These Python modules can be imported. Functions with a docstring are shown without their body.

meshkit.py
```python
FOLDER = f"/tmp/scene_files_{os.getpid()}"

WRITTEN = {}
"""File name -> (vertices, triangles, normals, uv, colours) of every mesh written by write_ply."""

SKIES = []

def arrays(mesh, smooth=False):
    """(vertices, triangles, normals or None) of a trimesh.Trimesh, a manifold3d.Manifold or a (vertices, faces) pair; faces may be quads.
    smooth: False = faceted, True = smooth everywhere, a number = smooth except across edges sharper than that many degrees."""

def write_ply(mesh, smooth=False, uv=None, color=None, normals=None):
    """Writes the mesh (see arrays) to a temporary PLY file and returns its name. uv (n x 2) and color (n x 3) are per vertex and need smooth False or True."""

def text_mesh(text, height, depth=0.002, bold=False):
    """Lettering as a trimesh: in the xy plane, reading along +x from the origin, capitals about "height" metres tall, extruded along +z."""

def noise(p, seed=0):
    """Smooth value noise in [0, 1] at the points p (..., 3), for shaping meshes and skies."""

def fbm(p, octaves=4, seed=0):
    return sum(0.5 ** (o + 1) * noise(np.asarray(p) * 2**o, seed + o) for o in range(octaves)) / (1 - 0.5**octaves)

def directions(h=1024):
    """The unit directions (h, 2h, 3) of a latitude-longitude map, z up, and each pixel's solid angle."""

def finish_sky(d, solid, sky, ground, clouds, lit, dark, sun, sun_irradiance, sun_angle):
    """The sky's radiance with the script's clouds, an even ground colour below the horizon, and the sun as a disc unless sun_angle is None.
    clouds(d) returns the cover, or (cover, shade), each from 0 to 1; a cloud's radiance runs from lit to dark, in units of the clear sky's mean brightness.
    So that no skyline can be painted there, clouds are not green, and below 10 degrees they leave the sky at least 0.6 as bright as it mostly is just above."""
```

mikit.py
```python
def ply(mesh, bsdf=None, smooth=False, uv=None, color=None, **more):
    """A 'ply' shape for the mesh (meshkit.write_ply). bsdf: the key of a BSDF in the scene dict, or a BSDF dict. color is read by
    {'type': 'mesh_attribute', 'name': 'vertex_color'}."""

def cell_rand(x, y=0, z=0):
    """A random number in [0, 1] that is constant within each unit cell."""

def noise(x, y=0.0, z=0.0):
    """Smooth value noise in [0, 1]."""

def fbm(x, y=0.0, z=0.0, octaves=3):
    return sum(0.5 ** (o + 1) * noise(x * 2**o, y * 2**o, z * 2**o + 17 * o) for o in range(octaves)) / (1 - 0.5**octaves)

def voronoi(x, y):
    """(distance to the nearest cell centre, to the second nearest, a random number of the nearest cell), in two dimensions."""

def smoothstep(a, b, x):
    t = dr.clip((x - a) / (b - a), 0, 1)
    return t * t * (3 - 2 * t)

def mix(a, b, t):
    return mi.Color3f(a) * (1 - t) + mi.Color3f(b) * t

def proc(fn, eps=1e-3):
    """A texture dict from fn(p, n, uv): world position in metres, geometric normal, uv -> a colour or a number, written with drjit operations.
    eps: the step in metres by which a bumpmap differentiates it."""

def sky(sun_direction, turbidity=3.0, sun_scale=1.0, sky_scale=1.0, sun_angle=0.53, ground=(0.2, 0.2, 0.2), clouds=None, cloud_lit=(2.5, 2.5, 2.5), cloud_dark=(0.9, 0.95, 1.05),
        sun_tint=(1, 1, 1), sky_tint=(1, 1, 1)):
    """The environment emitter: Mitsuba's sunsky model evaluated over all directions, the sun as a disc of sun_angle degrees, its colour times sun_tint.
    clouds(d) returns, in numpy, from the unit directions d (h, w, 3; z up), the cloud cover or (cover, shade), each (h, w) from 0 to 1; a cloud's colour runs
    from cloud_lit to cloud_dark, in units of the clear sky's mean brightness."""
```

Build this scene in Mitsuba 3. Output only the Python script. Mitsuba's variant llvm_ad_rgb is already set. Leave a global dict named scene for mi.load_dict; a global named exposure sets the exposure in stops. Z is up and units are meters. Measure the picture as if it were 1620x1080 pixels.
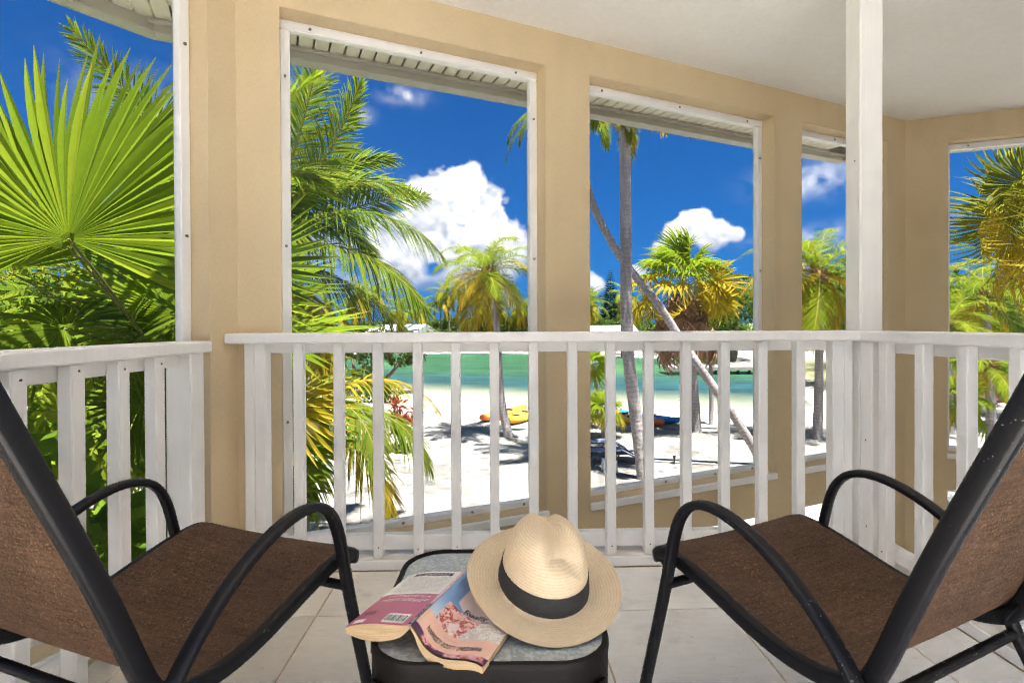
import math
import numpy as np
import trimesh
import manifold3d as m3
import drjit as dr
import mitsuba as mi
import mikit
import meshkit
from mikit import noise, fbm, voronoi, cell_rand, smoothstep, mix
from scipy.interpolate import CubicSpline

T = mi.ScalarTransform4f
A = np.array
scene, labels = {}, {}

# ------------------------------------------------------------------ camera, sky, exposure
EYE = A([0.0, 0.0, 0.96])
YAW, PITCH, ROLL = np.radians([1.68, 0.45, 0.25])
FW = A([math.sin(YAW) * math.cos(PITCH), math.cos(YAW) * math.cos(PITCH), -math.sin(PITCH)])
RT0 = np.cross(FW, [0, 0, 1]); RT0 /= np.linalg.norm(RT0)
UP = np.cross(RT0, FW) * math.cos(ROLL) + RT0 * math.sin(ROLL)
RT = np.cross(FW, UP)
scene['camera'] = {
    'type': 'perspective', 'fov': math.degrees(2 * math.atan(810 / 850.0)), 'fov_axis': 'x',
    'principal_point_offset_y': (540 - 520.7) / 1080.0,
    'near_clip': 0.05, 'far_clip': 6000.0,
    'to_world': T().look_at(origin=EYE.tolist(), target=(EYE + FW).tolist(), up=UP.tolist())}
exposure = 4.66
SUN = [0.12, -0.22, 0.97]


def cloud_field(d):
    az = np.degrees(np.arctan2(d[..., 0], d[..., 1])); el = np.degrees(np.arcsin(np.clip(d[..., 2], -1, 1)))
    q = np.stack([az * 0.16, el * 0.26, az * 0], -1)
    n1 = meshkit.fbm(q * 1.9 + 3.1, 5, 3); n2 = meshkit.fbm(q * 0.42 + 11.0, 4, 9)
    cover = np.zeros(az.shape); shade = np.zeros(az.shape)
    # cumulus heaps: centre azimuth, base elevation, list of puffs (dx, dy, radius)
    heaps = [(-4.2, 5.4, [(-2.8, 4.2, 4.2), (-0.2, 7.6, 3.2), (0.9, 9.9, 2.0), (-3.4, 7.4, 2.4), (2.6, 6.6, 2.9), (4.4, 4.4, 2.8), (6.2, 3.0, 2.0), (-5.6, 1.2, 4.0), (1, 1.8, 4.4), (4.0, 1.4, 3.2), (-7.6, 3.0, 2.6)], 1.0),
             (20.8, 7.8, [(0, 2.0, 1.9), (-2.0, 1.3, 1.7), (2.2, 1.3, 1.5), (0.8, 0.9, 1.8), (-4.0, 0.0, 1.0), (3.6, 1.0, 0.9), (-1.0, 2.7, 1.1)], 1.0),
             (9.4, 3.6, [(0, 1.0, 1.2), (1.3, 0.5, 1.2), (-1.4, 0.3, 1.2), (-0.4, 2.0, 0.8)], 0.8),
             (14.4, 4.6, [(0, 0.6, 1.0), (1.2, 0.1, 0.9)], 0.7),
             (8.0, 7.4, [(0, 0.6, 0.9), (0.5, -0.4, 0.7)], 0.7),
             (48, 9.0, [(0, 1, 1.6), (2, .6, 1.4), (-2, .2, 1.2)], 0.5)]
    n3 = meshkit.fbm(np.stack([az * 1.3, el * 1.5, az * 0], -1) + 40.0, 4, 21)
    for a0, e0, puffs, dens in heaps:
        acc = np.zeros(az.shape)
        for dx, dy, r in puffs:
            rr = np.hypot(az - a0 - dx, (el - e0 - dy) * 1.08) / r
            acc += np.exp(5.0 * np.clip(1 - rr, -2, 1))
        bill = np.abs(2 * n1 - 1) * 1.6
        best = np.log(acc + 1e-9) / 5.0 + 1.0 * (n1 - 0.5) + 0.45 * (n3 - 0.5) - 0.25 * bill + 0.08
        top = max(dy + r for dx, dy, r in puffs)
        hgt = np.clip((el - e0) / top, 0, 1)
        c = np.clip((best - 0.02) / (0.16 + 0.30 * (1 - hgt) ** 2), 0, 1) * dens * np.clip((el - e0 + 2.2 + 2.5 * (n1 - .5)) / 2.0, 0, 1)
        sh = np.clip(0.50 - 0.62 * hgt + 1.5 * (n1 - 0.5) + 1.1 * (n3 - 0.5) + 0.2 * bill, 0, 1)
        shade = np.where(c > cover, sh, shade); cover = np.maximum(cover, c)
    # wisps
    for a0, e0, sa, se, k in ((-9.5, 22.6, 1.8, .7, .55), (-13.5, 20.6, 0.9, .6, .3), (30.5, 13.2, 3.5, 1.3, .55), (-21.5, 25.5, 3.0, 3.0, .35), (-33, 19, 5, 2.5, .16), (-12, 8.5, 6, 3.2, .75), (38, 8.5, 5, .8, .35), (31, 8.0, 4, .8, .45)):
        g = np.exp(-((az - a0) / sa) ** 2 - ((el - e0) / se) ** 2) * k * np.clip((n1 * 0.6 + n3 * 0.4 - 0.36) * 5.0, 0, 1.6)
        cover = np.maximum(cover, np.clip(g, 0, 1))
    # fair-weather scatter over the rest of the dome
    far = np.clip((np.abs(az) - 62) / 10, 0, 1)
    g = np.clip((n2 * 0.75 + n1 * 0.25 - 0.56) * 7, 0, 0.9) * far * np.clip((el - 2) / 6, 0, 1) * np.clip((60 - el) / 15, 0, 1)
    shade = np.where(g > cover, 0.3, shade)
    return np.maximum(cover, g), shade


scene['sky'] = mikit.sky(SUN, turbidity=4.6, sun_scale=1.0, sky_scale=0.10, ground=(0.45, 0.43, 0.40), clouds=cloud_field,
                         cloud_lit=(6.0, 6.0, 6.0), cloud_dark=(1.5, 1.9, 2.7), sky_tint=(0.14, 0.70, 1.50), sun_tint=(0.85, 1.0, 1.22))
G = -2.75          # level of the sand; the balcony floor is z = 0

# ------------------------------------------------------------------ materials
def M(name, d, two=True):
    scene[name] = {'type': 'twosided', 'bsdf': d} if two else d


def rgb(*c):
    return {'type': 'rgb', 'value': list(c)}


def pr(color, rough=0.5, **k):
    c = color if isinstance(color, dict) else rgb(*color)
    return {'type': 'principled', 'base_color': c, 'roughness': rough, **k}


def bump(b, fn, scale=1.0, eps=1e-3):
    return {'type': 'bumpmap', 'arbitrary': mikit.proc(fn, eps), 'scale': scale, 'bsdf': b}


def stucco_c(p, n, uv):
    a = fbm(p.x * 2.3, p.y * 2.3, p.z * 1.4, 3)
    s = noise(p.x * 9, p.y * 9, p.z * 0.7)
    b = smoothstep(0.55, 0.9, s) * 0.07 + smoothstep(0.55, 0.85, fbm(p.x * 6, p.y * 6, p.z * 3.0 + 9.0, 4)) * 0.06
    g = noise(p.x * 210, p.y * 210, p.z * 210)
    return mix((0.560, 0.436, 0.266), (0.665, 0.535, 0.348), a) * (1.0 - b) * (0.95 + 0.10 * g)
M('stucco', bump(pr(mikit.proc(stucco_c), 0.85), lambda p, n, uv: fbm(p.x * 90, p.y * 90, p.z * 90, 2) * 0.0020))


def paint_c(p, n, uv):
    a = fbm(p.x * 5, p.y * 5, p.z * 3.5, 3)
    g = noise(p.x * 140, p.y * 140, p.z * 9)
    st = smoothstep(0.70, 0.86, noise(p.x * 26, p.y * 26, p.z * 18)) * smoothstep(0.45, 0.7, a) * 0.15
    low = smoothstep(0.075, 0.038, p.z) * smoothstep(0.040, 0.0415, p.z) * 0.45 * smoothstep(0.25, 0.6, fbm(p.x * 14, p.y * 30, 0.0, 3))
    base = mix((0.785, 0.77, 0.75), (0.845, 0.835, 0.815), a) * (0.965 + 0.05 * g)
    return mix(mix(base, (0.45, 0.42, 0.37), st), (0.50, 0.38, 0.24), low)
M('white_paint', bump(pr(mikit.proc(paint_c), 0.5, specular=0.4), lambda p, n, uv: (noise(p.x * 95, p.y * 95, p.z * 11) + 0.5 * fbm(p.x * 30, p.y * 30, p.z * 30, 2)) * 0.0009))
M('white_paint_across', bump(pr(mikit.proc(paint_c), 0.5, specular=0.4), lambda p, n, uv: (noise(p.x * 9, p.y * 9 + 3, p.z * 150) + 0.4 * fbm(p.x * 30, p.y * 30, p.z * 30, 2)) * 0.0009))
M('ceiling_paint', pr(mikit.proc(lambda p, n, uv: mix((0.745, 0.73, 0.70), (0.815, 0.80, 0.77), fbm(p.x * 1.7, p.y * 1.7, 0.0, 4)) * (0.97 + 0.05 * noise(p.x * 60, p.y * 60))), 0.8))
M('house_paint', pr(mikit.proc(lambda p, n, uv: mix((0.74, 0.72, 0.68), (0.80, 0.78, 0.74), fbm(p.x * 2, p.y * 2, p.z * 2, 3))), 0.8))


def tile_c(p, n, uv):
    i = dr.floor((p.x + 0.602) / 0.459); j = dr.floor((p.y - 1.79) / 0.459)
    r = cell_rand(i + 40, j + 70, 5)
    a = fbm(p.x * 6 + r * 30, p.y * 6, 0.0, 4); s = noise(p.x * 30 + r * 9, p.y * 120)
    sp = smoothstep(0.93, 0.97, noise(p.x * 170, p.y * 170))
    warm = smoothstep(0.1, -0.7, p.x)
    c = mix((0.66, 0.645, 0.625), (0.78, 0.77, 0.755), a) * (0.94 + 0.12 * r) * (0.97 + 0.06 * s)
    c = c * mix((1, 1, 1), (1.02, 0.94, 0.82), warm)
    dirt = smoothstep(0.62, 0.9, fbm(p.x * 13, p.y * 13, 4.0, 4)) * 0.5
    return mix(c, (0.33, 0.30, 0.27), sp * 0.6 + dirt * 0.45)
M('tile', bump(pr(mikit.proc(tile_c), 0.42, specular=0.45), lambda p, n, uv: fbm(p.x * 70, p.y * 70, 0.0, 3) * 0.0007))
M('grout', pr(mikit.proc(lambda p, n, uv: mix((0.40, 0.30, 0.17), (0.52, 0.42, 0.28), fbm(p.x * 9, p.y * 9, 0.0, 3))), 0.9))
M('alu_white', pr((0.80, 0.80, 0.80), 0.35, specular=0.5))
scene['mesh_screen'] = {'type': 'mask', 'opacity': 0.37, 'bsdf': {'type': 'twosided', 'bsdf': {'type': 'conductor', 'material': 'none', 'specular_reflectance': rgb(0.02, 0.02, 0.02)}}}
M('screw', pr((0.16, 0.155, 0.15), 0.4, metallic=0.7))
M('rust', pr((0.20, 0.08, 0.03), 0.9))
M('soffit', pr(mikit.proc(lambda p, n, uv: mix((0.74, 0.705, 0.59), (0.80, 0.77, 0.66), fbm(p.x * 4, p.y * 4, 0.0, 3))), 0.6))
M('fascia', pr(mikit.proc(lambda p, n, uv: mix((0.46, 0.445, 0.40), (0.52, 0.51, 0.46), fbm(p.x * 4, p.y * 4, p.z * 4, 3))), 0.6))


def roof_c(p, n, uv):
    return mix((0.33, 0.34, 0.35), (0.46, 0.47, 0.48), fbm(p.x, p.y, p.z, 3))
M('roof_metal', pr(mikit.proc(roof_c), 0.45))


def sling_c(p, n, uv):
    u, v = uv.x, uv.y
    wv = noise(u * 260, v * 260); st = noise(u * 38, v * 420); st2 = noise(u * 9 + 7, v * 120)
    c = mix((0.030, 0.0165, 0.0105), (0.135, 0.075, 0.045), 0.45 * wv + 0.35 * st + 0.20 * st2)
    c = mix(c, (0.25, 0.155, 0.098), smoothstep(0.70, 0.98, noise(u * 400 + 9, v * 400)) * 0.6)
    return c * (0.72 + 0.5 * fbm(u * 8, v * 8, 3.0, 3))
M('sling', bump(pr(mikit.proc(sling_c), 0.65, specular=0.2), lambda p, n, uv: (dr.sin(uv.x * 2000) * dr.sin(uv.y * 2000) + noise(uv.x * 400, uv.y * 400)) * 0.00045, 3e-4))


def metal_c(p, n, uv):
    w = smoothstep(0.84, 0.90, noise(p.x * 230, p.y * 230, p.z * 230)) * smoothstep(0.58, 0.74, fbm(p.x * 9 + 5, p.y * 9, p.z * 9, 3))
    return mix((0.008, 0.008, 0.010), (0.20, 0.195, 0.16), w)
M('black_metal', bump(pr(mikit.proc(metal_c), 0.36, specular=0.28), lambda p, n, uv: noise(p.x * 420, p.y * 420, p.z * 420) * 0.00022, 3e-4))
M('dark_brown_metal', bump(pr(mikit.proc(lambda p, n, uv: mix((0.007, 0.0055, 0.005), (0.035, 0.03, 0.026), smoothstep(0.66, 0.92, fbm(p.x * 20, p.y * 20, p.z * 20, 3)))), 0.45, specular=0.16), lambda p, n, uv: noise(p.x * 260, p.y * 260, p.z * 260) * 0.0003, 3e-4))
M('pebble_glass', bump(pr(mikit.proc(lambda p, n, uv: mix((0.32, 0.35, 0.34), (0.46, 0.49, 0.465), smoothstep(0.3, 0.75, fbm(p.x * 210, p.y * 210, 0.0, 2)))), 0.16, specular=0.8), lambda p, n, uv: fbm(p.x * 150, p.y * 150, 0.0, 3) * 0.0030, 5e-4))


def straw_c(p, n, uv):
    r = noise(uv.x * 260, uv.y * 350); r2 = dr.sin(uv.y * 1100 + 0.5 * dr.sin(uv.x * 700)) * 0.5 + 0.5
    return mix((0.50, 0.365, 0.22), (0.77, 0.62, 0.425), 0.40 + 0.24 * r + 0.30 * r2) * (0.94 + 0.10 * fbm(p.x * 25, p.y * 25, p.z * 25, 3))
M('straw', bump(pr(mikit.proc(straw_c), 0.55, specular=0.35), lambda p, n, uv: (dr.sin(uv.y * 1100) + 0.8 * dr.sin(uv.x * 700 + dr.floor(uv.y * 1100 / 6.2832) * 3.1416)) * 0.0007, 2e-4))
M('band', bump(pr(mikit.proc(lambda p, n, uv: mix((0.010, 0.010, 0.011), (0.026, 0.026, 0.028), noise(p.x * 300, p.y * 300, p.z * 900))), 0.75, sheen=0.4), lambda p, n, uv: dr.sin(p.z * 2400) * 0.0001, 2e-4))


def sand_c(p, n, uv):
    a = fbm(p.x * 0.45, p.y * 0.45, 0.0, 4); b = fbm(p.x * 5, p.y * 5, 2.0, 3)
    c = mix((0.180, 0.169, 0.149), (0.290, 0.279, 0.256), a) * (0.93 + 0.14 * b)
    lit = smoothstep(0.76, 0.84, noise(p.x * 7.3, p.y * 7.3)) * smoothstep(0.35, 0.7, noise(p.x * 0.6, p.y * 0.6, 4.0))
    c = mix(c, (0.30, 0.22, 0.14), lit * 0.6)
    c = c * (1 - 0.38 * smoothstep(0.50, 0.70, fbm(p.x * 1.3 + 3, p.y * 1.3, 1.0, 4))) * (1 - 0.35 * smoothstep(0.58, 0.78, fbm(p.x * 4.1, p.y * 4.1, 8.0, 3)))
    wet = smoothstep(-2.80, -2.92, p.z)
    c = mix(c, (0.50, 0.50, 0.40), wet * 0.6)
    gr = smoothstep(0.0, 3.0, p.x - 19.5 - 0.3 * (p.y - 36)) * smoothstep(27.0, 31.0, p.y + 1.5 * noise(p.x * .8, p.y * .8)) * smoothstep(58.0, 50.0, p.y)
    far = smoothstep(76.5, 79.5, p.y + 1.5 * noise(p.x * .4, p.y * .4))
    g2 = mix((0.075, 0.085, 0.028), (0.15, 0.145, 0.06), fbm(p.x * 0.5, p.y * 0.5, 7.0, 4))
    return mix(mix(c, g2, gr * 0.8), (0.12, 0.14, 0.05), far)
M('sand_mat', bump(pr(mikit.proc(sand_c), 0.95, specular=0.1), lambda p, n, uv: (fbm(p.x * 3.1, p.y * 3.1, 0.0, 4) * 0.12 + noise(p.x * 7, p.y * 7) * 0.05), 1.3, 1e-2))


def water_c(p, n, uv):
    # optical depth of the lagoon: pale over the near shallows, then green, with blue patches
    edge = p.y + 0.42 * p.x - 0.004 * p.x * p.x
    near = smoothstep(32.2, 36.6, edge + 1.6 * fbm(p.x * 0.25, p.y * 0.25, 0.0, 3))
    sh = smoothstep(26.5, 33.5, edge)
    f = fbm(p.x * 0.09, p.y * 0.055, 3.0, 4)
    st = noise(p.x * 0.35 + 2.0 * f, p.y * 1.1, 5.0)
    c = mix((0.052, 0.132, 0.042), (0.022, 0.078, 0.036), smoothstep(0.38, 0.62, f + 0.5 * (st - 0.5)))
    c = mix((0.012, 0.052, 0.064), c, smoothstep(37.0, 50.0, edge + 14 * (f - 0.5) + 4 * (st - 0.5))) * (0.55 + 0.9 * noise(p.x * 0.5, p.y * 1.9, 9.0))
    c = c * 0.80 + mi.Color3f(0.010, 0.012, 0.009)
    pale = mix((0.30, 0.29, 0.235), (0.11, 0.125, 0.085), sh) * (0.9 + 0.2 * st)
    return mix(pale, c, near)
M('water_mat', {'type': 'blendbsdf', 'weight': 0.16, 'a': {'type': 'diffuse', 'reflectance': mikit.proc(water_c)},
                'b': bump(pr((0.01, 0.05, 0.04), 0.10, specular=0.5), lambda p, n, uv: fbm(p.x * 1.5 + 0.6 * p.y, p.y * 3.0, 0.0, 4) * 0.06, 0.4, 1e-2)})


def trunk_c(p, n, uv):
    r = noise(uv.x * 5, uv.y * 3.2); k = noise(uv.x * 46, uv.y * 34)
    ring = smoothstep(0.35, 0.5, dr.abs(uv.y * 9 + 0.5 * noise(uv.x * 6, uv.y * 4) - dr.floor(uv.y * 9 + 0.5 * noise(uv.x * 6, uv.y * 4)) - 0.5))
    st = noise(uv.x * 14, uv.y * 60)
    c = mix((0.13, 0.108, 0.102), (0.47, 0.425, 0.405), 0.40 * r + 0.30 * k + 0.42 * st - 0.02)
    return mix(c, (0.075, 0.058, 0.050), ring * 0.45)
M('palm_bark', bump(pr(mikit.proc(trunk_c), 0.9), lambda p, n, uv: (noise(uv.x * 30, uv.y * 26) * 0.012 + dr.abs(dr.sin(uv.y * 28)) * 0.008), 1.0, 3e-3))
M('bark', pr(mikit.proc(lambda p, n, uv: mix((0.07, 0.05, 0.035), (0.20, 0.16, 0.12), fbm(p.x * 22, p.y * 22, p.z * 7, 3))), 0.9))

VC = {'type': 'mesh_attribute', 'name': 'vertex_color'}
scene['leaf'] = {'type': 'principledthin', 'base_color': VC, 'roughness': 0.55, 'diff_trans': 1.15, 'spec_trans': 0.0, 'eta': 1.4}
M('dry_leaf', pr(VC, 0.8))
M('stalk', pr(VC, 0.6))
M('plastic', pr(mikit.proc(lambda p, n, uv: mix((0.70, 0.26, 0.035), (0.80, 0.36, 0.06), fbm(p.x * 5, p.y * 5, p.z * 5, 3))), 0.4, specular=0.5))
M('plastic_yellow', pr(mikit.proc(lambda p, n, uv: mix((0.86, 0.40, 0.02), (0.90, 0.52, 0.04), fbm(p.x * 5, p.y * 5, p.z * 5, 3))), 0.4, specular=0.5))
M('plastic_red', pr(mikit.proc(lambda p, n, uv: mix((0.74, 0.13, 0.02), (0.82, 0.24, 0.04), fbm(p.x * 5, p.y * 5, p.z * 5, 3))), 0.4, specular=0.5))
M('plastic_blue', pr(mikit.proc(lambda p, n, uv: mix((0.01, 0.14, 0.42), (0.02, 0.22, 0.55), fbm(p.x * 5, p.y * 5, p.z * 5, 3))), 0.35, specular=0.5))
M('plastic_white', pr((0.8, 0.8, 0.78), 0.4))
M('plastic_dark', pr((0.03, 0.03, 0.035), 0.5))
M('lounge_fabric', pr(mikit.proc(lambda p, n, uv: mix((0.085, 0.095, 0.15), (0.14, 0.15, 0.21), noise(p.x * 60, p.y * 6, p.z * 60))), 0.8))
M('dock_wood', pr(mikit.proc(lambda p, n, uv: mix((0.16, 0.145, 0.135), (0.27, 0.25, 0.24), fbm(p.x * 0.6, p.y * 4, p.z * 6, 3))), 0.85))
M('dark_void', pr((0.03, 0.03, 0.03), 0.9))
M('stone', pr(mikit.proc(lambda p, n, uv: mix((0.40, 0.38, 0.35), (0.72, 0.70, 0.66), fbm(p.x * 4, p.y * 4, p.z * 4, 3))), 0.9))
M('far_wall', pr((0.62, 0.60, 0.56), 0.8))
M('far_glass', pr((0.03, 0.045, 0.05), 0.15))
M('paper', pr(mikit.proc(lambda p, n, uv: mix((0.42, 0.28, 0.15), (0.62, 0.45, 0.27), noise(uv.x * 3, uv.y * 60))), 0.85))
M('ink_dark', pr((0.035, 0.02, 0.035), 0.6))
M('ink_grey', pr((0.47, 0.42, 0.39), 0.6))
M('ink_white', pr((0.80, 0.76, 0.76), 0.5))
M('ink_rose', pr((0.62, 0.36, 0.40), 0.6))
M('rope_fibre', pr((0.22, 0.21, 0.205), 0.9))

# ------------------------------------------------------------------ helpers
COUNT = {}


def nk(key):
    """The next free key of that name."""
    c = COUNT.get(key, 0)
    COUNT[key] = c + 1
    return key if c == 0 else f'{key}_{c:03d}'


def thing(name, label, cat, group=None, kind=None):
    k = nk(name)
    labels[k] = {'label': label, 'category': cat}
    if group:
        labels[k]['group'] = group
    if kind:
        labels[k]['kind'] = kind
    return k


def struct(name, label, cat=None):
    k = nk(name)
    labels[k] = {'label': label, 'kind': 'structure'}
    if cat:
        labels[k]['category'] = cat
    return k


def put(key, mesh, bsdf, smooth=False, uv=None, color=None, tw=None):
    d = mikit.ply(mesh, bsdf, smooth=smooth, uv=uv, color=color)
    if tw is not None:
        d['to_world'] = tw
    scene[key] = d
    return d


def part(parent, name, mesh, bsdf, **k):
    key = nk(parent + '__' + name)
    put(key, mesh, bsdf, **k)
    return key


def reuse(key, d, tw):
    scene[key] = {**d, 'to_world': tw}
    return key


def hull(pts):
    m = m3.Manifold.hull_points(np.asarray(pts, float)).to_mesh()
    return trimesh.Trimesh(m.vert_properties[:, :3], m.tri_verts, process=False)


def block(lo, hi, bev=0.003):
    """A box with chamfered edges."""
    lo, hi = np.minimum(lo, hi), np.maximum(lo, hi)
    b = min(bev, 0.3 * float((hi - lo).min()))
    P = []
    for i in range(3):
        for sx in (0, 1):
            for sy in (0, 1):
                for sz in (0, 1):
                    s = (sx, sy, sz)
                    P.append([(lo[a] + (0 if a == i else b)) if s[a] == 0 else (hi[a] - (0 if a == i else b)) for a in range(3)])
    return hull(P)


def xf(mesh, o, ex, ey, ez=(0, 0, 1)):
    m = mesh.copy()
    m.vertices = np.asarray(o) + m.vertices @ np.array([ex, ey, ez])
    return m


def cat(ms):
    return trimesh.util.concatenate(ms)


def spline(P, n):
    P = A(P, float)
    d = np.r_[0, np.cumsum(np.linalg.norm(np.diff(P, axis=0), axis=1) ** 0.5)]
    return CubicSpline(d, P)(np.linspace(0, d[-1], n))


def sweep(path, a, b, side=None, n=12, cap=True, uvout=False):
    """An oval tube along a path; a = half width along 'side', b = half width across it (numbers or per point)."""
    P = A(path, float); m = len(P)
    t = np.gradient(P, axis=0); t /= np.linalg.norm(t, axis=1, keepdims=True) + 1e-12
    if side is None:
        s = np.cross(t, np.where(np.abs(t[:, 2:]) < 0.95, [0, 0, 1.0], [1.0, 0, 0]))
        for i in range(1, m):
            if (s[i] * s[i - 1]).sum() < 0:
                s[i] *= -1
    else:
        s = np.broadcast_to(A(side, float), P.shape) - 0
        s = s - t * (s * t).sum(1, keepdims=True)
    s = s / (np.linalg.norm(s, axis=1, keepdims=True) + 1e-12)
    u = np.cross(s, t)
    th = np.arange(n) * 2 * np.pi / n
    a = np.broadcast_to(a, (m,))[:, None, None]; b = np.broadcast_to(b, (m,))[:, None, None]
    c, d = np.cos(th), np.sin(th)
    V = P[:, None] + a * c[None, :, None] * s[:, None] + b * d[None, :, None] * u[:, None]
    V = V.reshape(-1, 3)
    i, j = np.meshgrid(np.arange(m - 1), np.arange(n), indexing='ij')
    q = np.stack([i * n + j, i * n + (j + 1) % n, (i + 1) * n + (j + 1) % n, (i + 1) * n + j], -1).reshape(-1, 4)
    F = np.vstack([q[:, [0, 1, 2]], q[:, [0, 2, 3]]])
    if cap:
        k = len(V); V = np.vstack([V, P[0], P[-1]])
        e = np.arange(n)
        F = np.vstack([F, np.stack([(e + 1) % n, e, np.full(n, k)], 1), np.stack([(m - 1) * n + e, (m - 1) * n + (e + 1) % n, np.full(n, k + 1)], 1)])
    return trimesh.Trimesh(V, F, process=False)


def superoval(path, a, b, side, n=16, pw=0.55):
    """Like sweep, with a rounded-rectangle section."""
    m = sweep(path, 1.0, 1.0, side, n, True)
    P = A(path, float); k = len(P)
    th = np.arange(n) * 2 * np.pi / n
    c = np.sign(np.cos(th)) * np.abs(np.cos(th)) ** pw; d = np.sign(np.sin(th)) * np.abs(np.sin(th)) ** pw
    R = m.vertices[:k * n].reshape(k, n, 3) - P[:, None]
    s = R[:, 0]; u = R[:, n // 4]
    a = np.broadcast_to(a, (k,))[:, None, None]; b = np.broadcast_to(b, (k,))[:, None, None]
    V = P[:, None] + a * c[None, :, None] * s[:, None] + b * d[None, :, None] * u[:, None]
    return trimesh.Trimesh(np.vstack([V.reshape(-1, 3), P[0], P[-1]]), m.faces, process=False)


def prism(poly, z0, z1):
    from shapely.geometry import Polygon
    m = trimesh.creation.extrude_polygon(Polygon(poly), z1 - z0, engine='earcut')
    m.apply_translation([0, 0, z0])
    return m


def grid_faces(m, n, wrap=False):
    i, j = np.meshgrid(np.arange(m - 1), np.arange(n if wrap else n - 1), indexing='ij')
    q = np.stack([i * n + j, i * n + (j + 1) % n, (i + 1) * n + (j + 1) % n, (i + 1) * n + j], -1).reshape(-1, 4)
    return np.vstack([q[:, [0, 1, 2]], q[:, [0, 2, 3]]])


def unit(v):
    v = A(v, float)
    return v / np.linalg.norm(v)

# ------------------------------------------------------------------ the building
AL, BL, LL = np.radians(22.8), np.radians(-21.5), np.radians(67.5)
dA = A([math.cos(AL), math.sin(AL), 0]); oA = A([-math.sin(AL), math.cos(AL), 0])        # along, outward
dB = A([math.cos(BL), math.sin(BL), 0]); oB = A([-math.sin(BL), math.cos(BL), 0])
dL = -A([math.cos(LL), math.sin(LL), 0]); oL = A([-math.sin(LL), math.cos(LL), 0])
C1 = A([-1.025, 2.165, 0]); C2 = A([3.0, 3.857, 0])
LA = float((C2 - C1) @ dA)
LW, LB = 3.4, 3.4
TH = 0.13                                                       # wall thickness
ZC, ZH, ZS, ZB = 2.44, 2.262, 0.022, -0.235                      # ceiling, window head, sill, underside of the sill beam
wall = thing('porch_wall', 'tan stucco porch wall with wide screened openings bending round the balcony', 'wall')


def wbox(o, d, out, s0, s1, q0, q1, z0, z1, bev=0.004):
    return xf(block([s0, q0, z0], [s1, q1, z1], bev), o, d, out)


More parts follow.
